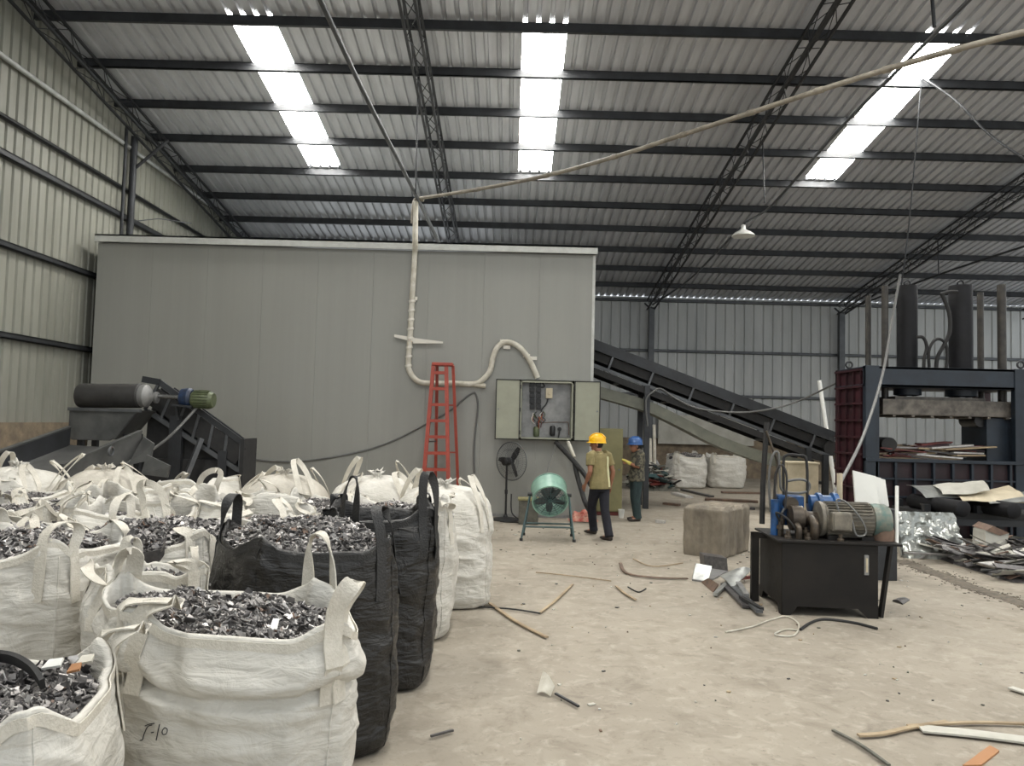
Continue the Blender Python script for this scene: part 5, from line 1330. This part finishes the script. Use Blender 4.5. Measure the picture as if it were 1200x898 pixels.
# drum and hopper
dt = root('magnetic_separator', (am(135, 500, 11.7).x, 11.7, 0), 'black rubber drum on a grey sheet steel hopper at the left wall', 'separator')
p, q_ = am(93, 464, 11.6), am(166, 464, 11.6)
MB().lathe(p, (1, 0, (q_.z - p.z) / (q_.x - p.x)), [(.12, -.01), (.175, .01), (.19, .05), (.19, q_.x - p.x - .02), (.17, q_.x - p.x)], 36).build('drum', 'magn', dt, smooth=40)
MB().lathe(q_, (1, 0, 0), [(.17, 0), (.175, .02), (.175, .08), (.13, .12), (.06, .16)], 26).build('drum_end', 'zinc', dt, smooth=40)
x0, x1, x2, x3 = am(85, 480, 11.5).x, am(165, 480, 11.5).x, am(130, 517, 11.5).x, am(82, 517, 11.5).x
z0, z1 = am(120, 480, 11.5).z, am(110, 516, 11.5).z
m = MB().prism([(x0, 11.45, z0), (x1, 11.45, z0), (x2 + .1, 11.45, z1 + .06), (x2, 11.45, z1), (x3 + .05, 11.45, z1), (x3, 11.45, z1 + .06)], (0, .03, 0))
m.prism([(x0, 12.0, z0), (x1, 12.0, z0), (x2, 12.0, z1), (x3, 12.0, z1)], (0, .03, 0)); m.span((x0 - .02, 11.45, z1 + .05), (x0 + .02, 12.0, z0)); m.prism([(x1, 11.45, z0), (x2 + .08, 11.45, z1 + .02), (x2 + .05, 11.45, z1 + .02), (x1 - .03, 11.45, z0)], (0, .58, 0))
m.build('hopper', 'hop', dt, bevel=.006)
MB().span((x0 - .03, 11.42, z0 - .03), (x1 + .03, 11.47, z0 + .02)).build('hopper_flange', 'steel2', dt)
for x in (x0 + .1, x1 - .25):
    for y in (11.6, 12.0): MB().span((x - .04, y - .04, 0), (x + .04, y + .04, z1 + .1)).build('leg', 'steel', dt)
# discharge trough
tt = root('trough_conveyor', (-5.9, 10.5, 0), 'dark steel trough conveyor sloping towards the bags at the left wall', 'conveyor')
aL, bL_ = am(80, 501, 11.3), am(-6, 531, 9.75); aR, bR = am(163, 506, 11.2), am(70, 546, 9.75)
for (a, b), nm in (((aL, bL_), 'trough_wall'), ((aR, bR), 'trough_wall')):
    o = MB().prism([a, b, b - V((0, 0, .34)), a - V((0, 0, .34))], (.04, 0, 0)).build(nm, 'hop' if a is aR else 'steel', tt)
    MB().bar(a + V((.02, 0, .01)), b + V((.02, 0, .01)), .07, .025).build('wall_lip', 'hop', o)
    if a is aR:
        c = am(126, 529, 10.45); n_ = (bR - aR).cross(V((0, 0, 1))).normalized()
        MB().torus(c + V((.05, 0, 0)), (1, 0, 0), .06, .014, 20, 8).build('pull_ring', 'steel2', o)
MB().prism([aL - V((0, 0, .28)), aR - V((0, 0, .28)), bR - V((0, 0, .28)), bL_ - V((0, 0, .28))], (0, 0, .02)).build('trough_belt', 'hop', tt)
for p_ in (aL, aR, bL_, bR): MB().span((p_.x - .04, p_.y - .04, 0), (p_.x + .04, p_.y + .04, p_.z - .3)).build('leg', 'steel', tt)
MB().bar(bL_ - V((0, 0, .6)), bR - V((0, 0, .6)), .08, .08).build('cross_beam', 'rub', tt)
MB().prism([am(168, 512, 11.2), am(180, 520, 11.0), am(176, 540, 10.9), am(150, 545, 10.9)], (0, .04, 0)).build('deflector', 'hop', tt)
MB().prism([am(172, 533, 10.9), am(199, 546, 10.8), am(196, 560, 10.8), am(165, 556, 10.8)], (0, .04, 0)).build('deflector', 'hop', tt)
# ------------------------------------------------------------------ people
def person(base, phi, label, J, headyaw, cols, hat, group=None, extra=None):
    """J: joints in the person's own frame (x right, y forward, z up)"""
    RZ_ = Matrix.Rotation(phi, 3, 'Z'); base = V(base)
    def w(p): return base + RZ_ @ V(p)
    sx = RZ_ @ V((1, 0, 0))
    t = root('person', base, label, 'person')
    hc = V(J['head']); HR = Matrix.Rotation(headyaw, 3, 'Z')
    def hw(p): return w(hc + HR @ V(p))
    hx_ = RZ_ @ HR @ V((1, 0, 0))
    b = MB()
    pel, ch, nk = V(J['pelvis']), V(J['chest']), V(J['neck'])
    def torso(m, g, z0=-.12, z1=.0):
        m.loft([(w(pel + V((0, 0, z0))), .15 + g, .1 + g), (w(pel), .165 + g, .115 + g), (w(pel.lerp(ch, .35)), .15 + g, .105 + g), (w(pel.lerp(ch, .7)), .165 + g, .112 + g), (w(ch), .178 + g, .118 + g), (w(ch + V((0, -.005, .09))), .175 + g, .1 + g), (w(ch + V((0, -.005, .15))), .11 + g, .075 + g)], sx)
    torso(b, -.008)
    b.loft([(w(ch + V((0, 0, .12))), .07, .06), (w(nk), .055, .058), (hw((0, -.01, -.06)), .055, .06)], sx)
    b.loft([(hw((0, .0, -.125)), .035, .045), (hw((0, .01, -.1)), .055, .075), (hw((0, .008, -.04)), .07, .092), (hw((0, .0, .03)), .076, .1), (hw((0, -.004, .085)), .062, .082), (hw((0, -.005, .115)), .03, .04)], hx_)
    b.loft([(hw((0, .095, .015)), .01, .008), (hw((0, .112, -.015)), .014, .012), (hw((0, .118, -.035)), .017, .014), (hw((0, .095, -.045)), .014, .01)], hx_, n=10)      # nose
    b.ell(hw((0, .086, -.072)), (.026, .014, .008), RZ_ @ HR, 12, 8); b.ell(hw((0, .084, -.085)), (.023, .013, .008), RZ_ @ HR, 12, 8)   # lips
    b.ell(hw((0, .086, .028)), (.05, .014, .01), RZ_ @ HR, 12, 8)
    for s in (-1, 1): b.ell(hw((s * .079, -.008, -.015)), (.011, .022, .033), RZ_ @ HR, 12, 8)
    for s, n in ((-1, 'l'), (1, 'r')):
        sh, el, wr_ = V(J[n + 'sh']), V(J[n + 'el']), V(J[n + 'wr'])
        b.loft([(w(sh + V((-s * .05, 0, .02))), .055, .06), (w(sh), .054, .056), (w(sh.lerp(el, .4)), .048, .048), (w(el), .038, .04), (w(el.lerp(wr_, .3)), .041, .04), (w(el.lerp(wr_, .75)), .03, .029), (w(wr_), .026, .022)], sx, n=14)
        d = (wr_ - el).normalized(); side = V((s, 0, 0)); side = (side - d * side.dot(d)).normalized(); fw = d.cross(side) * s
        if fw.y < 0: fw = -fw
        # palm: flat against the thigh, thumb forward
        b.loft([(w(wr_), .024, .018), (w(wr_ + d * .03), .034, .016), (w(wr_ + d * .08), .04, .015), (w(wr_ + d * .095), .036, .012)], RZ_ @ fw, n=12)
        for k in range(4):
            o = wr_ + d * .085 + fw * (.03 - .02 * k); L = (.07, .078, .072, .056)[k]
            p1 = o + d * L * .42 - side * .004; p2 = p1 + d * L * .33 - side * .014; p3 = p2 + d * L * .2 - side * .02
            b.tube([w(q_) for q_ in (o - d * .02, o, p1, p2, p3)], [.0088, .0088, .008, .0075, .006], 8)
        o = wr_ + d * .03 + fw * .025; b.tube([w(q_) for q_ in (o, o + d * .03 + fw * .024 - side * .006, o + d * .058 + fw * .03 - side * .012, o + d * .08 + fw * .026 - side * .016)], [.012, .0105, .009, .007], 8)
        hp_, kn, an, toe = (V(J[n + k]) for k in ('hip', 'kn', 'an', 'toe'))
        b.loft([(w(hp_ + V((0, 0, .06))), .085, .09), (w(hp_), .086, .092), (w(hp_.lerp(kn, .5)), .07, .074), (w(kn), .052, .056), (w(kn.lerp(an, .3)), .05, .056), (w(kn.lerp(an, .75)), .036, .038), (w(an), .034, .036)], sx, n=16)
        b.loft([(w(an + V((0, -.045, -.05))), .03, .022), (w(an + V((0, 0, -.03))), .036, .035), (w(an.lerp(toe, .6)), .042, .022), (w(toe), .03, .014)], sx, n=12)
    b.build('body', 'skin', t, remesh=.0055, sm=3)
    for s in (-1, 1):
        e = MB().ell(hw((s * .031, .089, .008)), (.011, .008, .008), RZ_ @ HR, 12, 8).build('eye', 'blk', t)
    MB().loft([(hw((0, -.03, -.07)), .06, .06), (hw((0, -.018, -.02)), .078, .09), (hw((0, -.012, .04)), .081, .098), (hw((0, -.008, .1)), .062, .08)], hx_).build('hair', 'hair', t, smooth=180)
    # hard hat: shell, brim, ridge
    rows = []
    for i in range(12):
        a = PI / 2 * i / 11
        rows.append([hw((math.cos(a) * .118 * math.cos(2 * PI * j / 36), math.cos(a) * .145 * math.sin(2 * PI * j / 36) - .005, .03 + math.sin(a) ** .85 * .145)) for j in range(36)])
    m = MB().grid(rows, True); br_ = []
    for k in range(3):
        br_.append([hw(((.117, .126, .125)[k] * math.cos(2 * PI * j / 36), (.144, .154, .153)[k] * math.sin(2 * PI * j / 36) - .005 + (.03 * max(0, math.sin(2 * PI * j / 36)) if k else 0), (.036, .022, .014)[k])) for j in range(36)])
    m.grid(br_, True)
    for s in (-.03, 0, .03): m.tube([hw((s, math.cos(a) * .147 - .005,   .03 + math.sin(a) ** .85 * .148)) for a in [PI * .12 + PI * .76 * q_ / 12 for q_ in range(13)]], .009, 6)
    m.build('hard_hat', hat, t, smooth=50)
    # trousers
    m = MB()
    m.loft([(w(pel + V((0, 0, -.14))), .16, .118), (w(pel + V((0, 0, -.04))), .178, .13), (w(pel + V((0, 0, .06))), .168, .122)], sx)
    for n in 'lr':
        hp_, kn, an = (V(J[n + k]) for k in ('hip', 'kn', 'an'))
        m.loft([(w(hp_ + V((0, 0, .08))), .095, .1), (w(hp_), .1, .108), (w(hp_.lerp(kn, .5)), .086, .09), (w(kn), .072, .078), (w(kn.lerp(an, .4)), .07, .076), (w(kn.lerp(an, .85)), .066, .074), (w(an + V((0, -.01, -.03))), .066, .078)], sx, n=18)
    m.build('trousers', cols[1], t, remesh=.009, sm=4)
    m = MB(); m.loft([(w(pel + V((0, -.01, -.1))), .2, .155), (w(pel + V((0, -.005, 0))), .2, .15), (w(pel.lerp(ch, .4)), .185, .138), (w(pel.lerp(ch, .75)), .19, .14), (w(ch), .2, .14), (w(ch + V((0, -.005, .09))), .195, .12), (w(ch + V((0, -.005, .15))), .13, .095)], sx)
    
    m.loft([(w(ch + V((0, -.005, .12))), .1, .085), (w(ch + V((0, .0, .185))), .068, .07)], sx)
    for s, n in ((-1, 'l'), (1, 'r')):
        sh, el = V(J[n + 'sh']), V(J[n + 'el'])
        k = cols[2]; e_ = sh.lerp(el, k)
        m.loft([(w(sh + V((-s * .09, 0, .03))), .075, .07), (w(sh), .075, .078), (w(sh.lerp(el, k * .5)), .072, .074), (w(e_), .07, .072)], sx, n=16)
    m.build('shirt', cols[0], t, remesh=.009, sm=4)
    for n in 'lr':
        an, toe = V(J[n + 'an']), V(J[n + 'toe']); d = (toe - an); d.z = 0; d.normalize()
        h0 = an + V((0, 0, -.055)) - d * .05; t0_ = toe + d * .03
        m = MB().loft([(w(h0 + V((0, 0, .0))), .036, .032), (w(h0 + d * .04 + V((0, 0, .012))), .044, .045), (w(h0 + d * .1 + V((0, 0, .008))), .046, .042), (w(h0.lerp(t0_, .75)), .05, .032), (w(t0_), .034, .02)], sx, n=16)
        sh_ = m.build('shoe', 'shoe', t, smooth=180)
    if extra: extra(t, w, hw, sx)
    return t


# khaki worker walking away to the left
fl_, fr_ = atz(692, 626.5), atz(712, 633.5)
mid = (fl_ + fr_) / 2; ph = R(38)
st_ = (fl_ - fr_).length / 2
J1 = dict(pelvis=(0, 0, .9), chest=(0, .04, 1.24), neck=(0, .06, 1.44), head=(0, .085, 1.545), lsh=(-.205, .03, 1.35), lel=(-.25, -.02, 1.09), lwr=(-.235, .1, .88), rsh=(.205, .03, 1.35), rel=(.265, -.04, 1.08), rwr=(.27, .02, .84),
          lhip=(-.09, .0, .86), rhip=(.09, 0, .86))
Ri = Matrix.Rotation(-ph, 3, 'Z'); la, ra = Ri @ (fl_ - mid), Ri @ (fr_ - mid)
la, ra = V((la.x, la.y - .07, .1)), V((ra.x, ra.y - .03, .085))
J1.update(lan=la, ltoe=la + V((-.02, .15, -.055)), ran=ra, rtoe=ra + V((.01, .16, -.055)), lkn=V((-.09, 0, .86)).lerp(la, .5) + V((-.01, .07, 0)), rkn=V((.09, 0, .86)).lerp(ra, .5) + V((.0, .035, 0)))
def stripe(t, w, hw, sx):
    m = MB(); P_ = [w((.06, -.165, z)) for z in (1.38, 1.3, 1.2, 1.1, 1.0, .9)]
    P_ = [w((.07, y, z)) for y, z in ((-.098, 1.34), (-.106, 1.28), (-.105, 1.2), (-.115, 1.1), (-.13, 1.0), (-.152, .84))]
    m.ribbon(smooth_path(P_, 4), [sx] * 21, .035, .012); m.build('pale_stripe', 'stripe', t, smooth=60)
person((mid.x, mid.y, 0), ph, 'man in yellow hard hat, khaki shirt and dark trousers walking away', J1, R(38), ('shirt', 'jean', .62), 'yhat', extra=stripe)
# worker in blue hat standing sideways
c = atz(745, 610.5)
J2 = dict(pelvis=(0, 0, .88), chest=(0, -.02, 1.2), neck=(0, .0, 1.39), head=(0, .04, 1.475), lsh=(-.2, -.02, 1.31), lel=(-.23, .06, 1.06), lwr=(-.1, .2, 1.14), rsh=(.2, -.03, 1.31), rel=(.26, -.15, 1.07), rwr=(.2, -.02, .87),
          lhip=(-.09, 0, .84), lkn=(-.1, .03, .46), lan=(-.1, .0, .085), ltoe=(-.12, .16, .03), rhip=(.09, 0, .84), rkn=(.1, .01, .46), ran=(.11, -.06, .085), rtoe=(.13, .1, .03))
def glove(t, w, hw, sx):
    m = MB(); a, b_ = V(J2['lel']), V(J2['lwr']); d = (b_ - a).normalized(); m.loft([(w(b_ - d * .06), .035, .035), (w(b_), .034, .034), (w(b_ + d * .05), .046, .026), (w(b_ + d * .1), .042, .024), (w(b_ + d * .15), .02, .016)], sx); m.build('cuff_glove', 'glove', t, smooth=180)
person((c.x, c.y, 0), R(100), 'man in blue hard hat, camouflage shirt and dark teal trousers standing sideways', J2, R(6), ('camo', 'tealtr', .95), 'bhat', extra=glove)

# ------------------------------------------------------------------ light
wd = bpy.data.worlds.new('overcast_sky'); scn.world = wd; wd.use_nodes = True
bg = wd.node_tree.nodes['Background']; bg.inputs[0].default_value = (.92, .97, 1.0, 1); bg.inputs[1].default_value = 1.25
scn.view_settings.view_transform = 'Standard'; scn.view_settings.look = 'None'
scn.view_settings.gamma = 1; scn.view_settings.use_curve_mapping = False
scn.view_settings.exposure = 0.0
scn.cycles.max_bounces = 8; scn.cycles.diffuse_bounces = 5; scn.cycles.glossy_bounces = 4
scn.cycles.use_denoising = True
scn.cycles.sample_clamp_indirect = 6
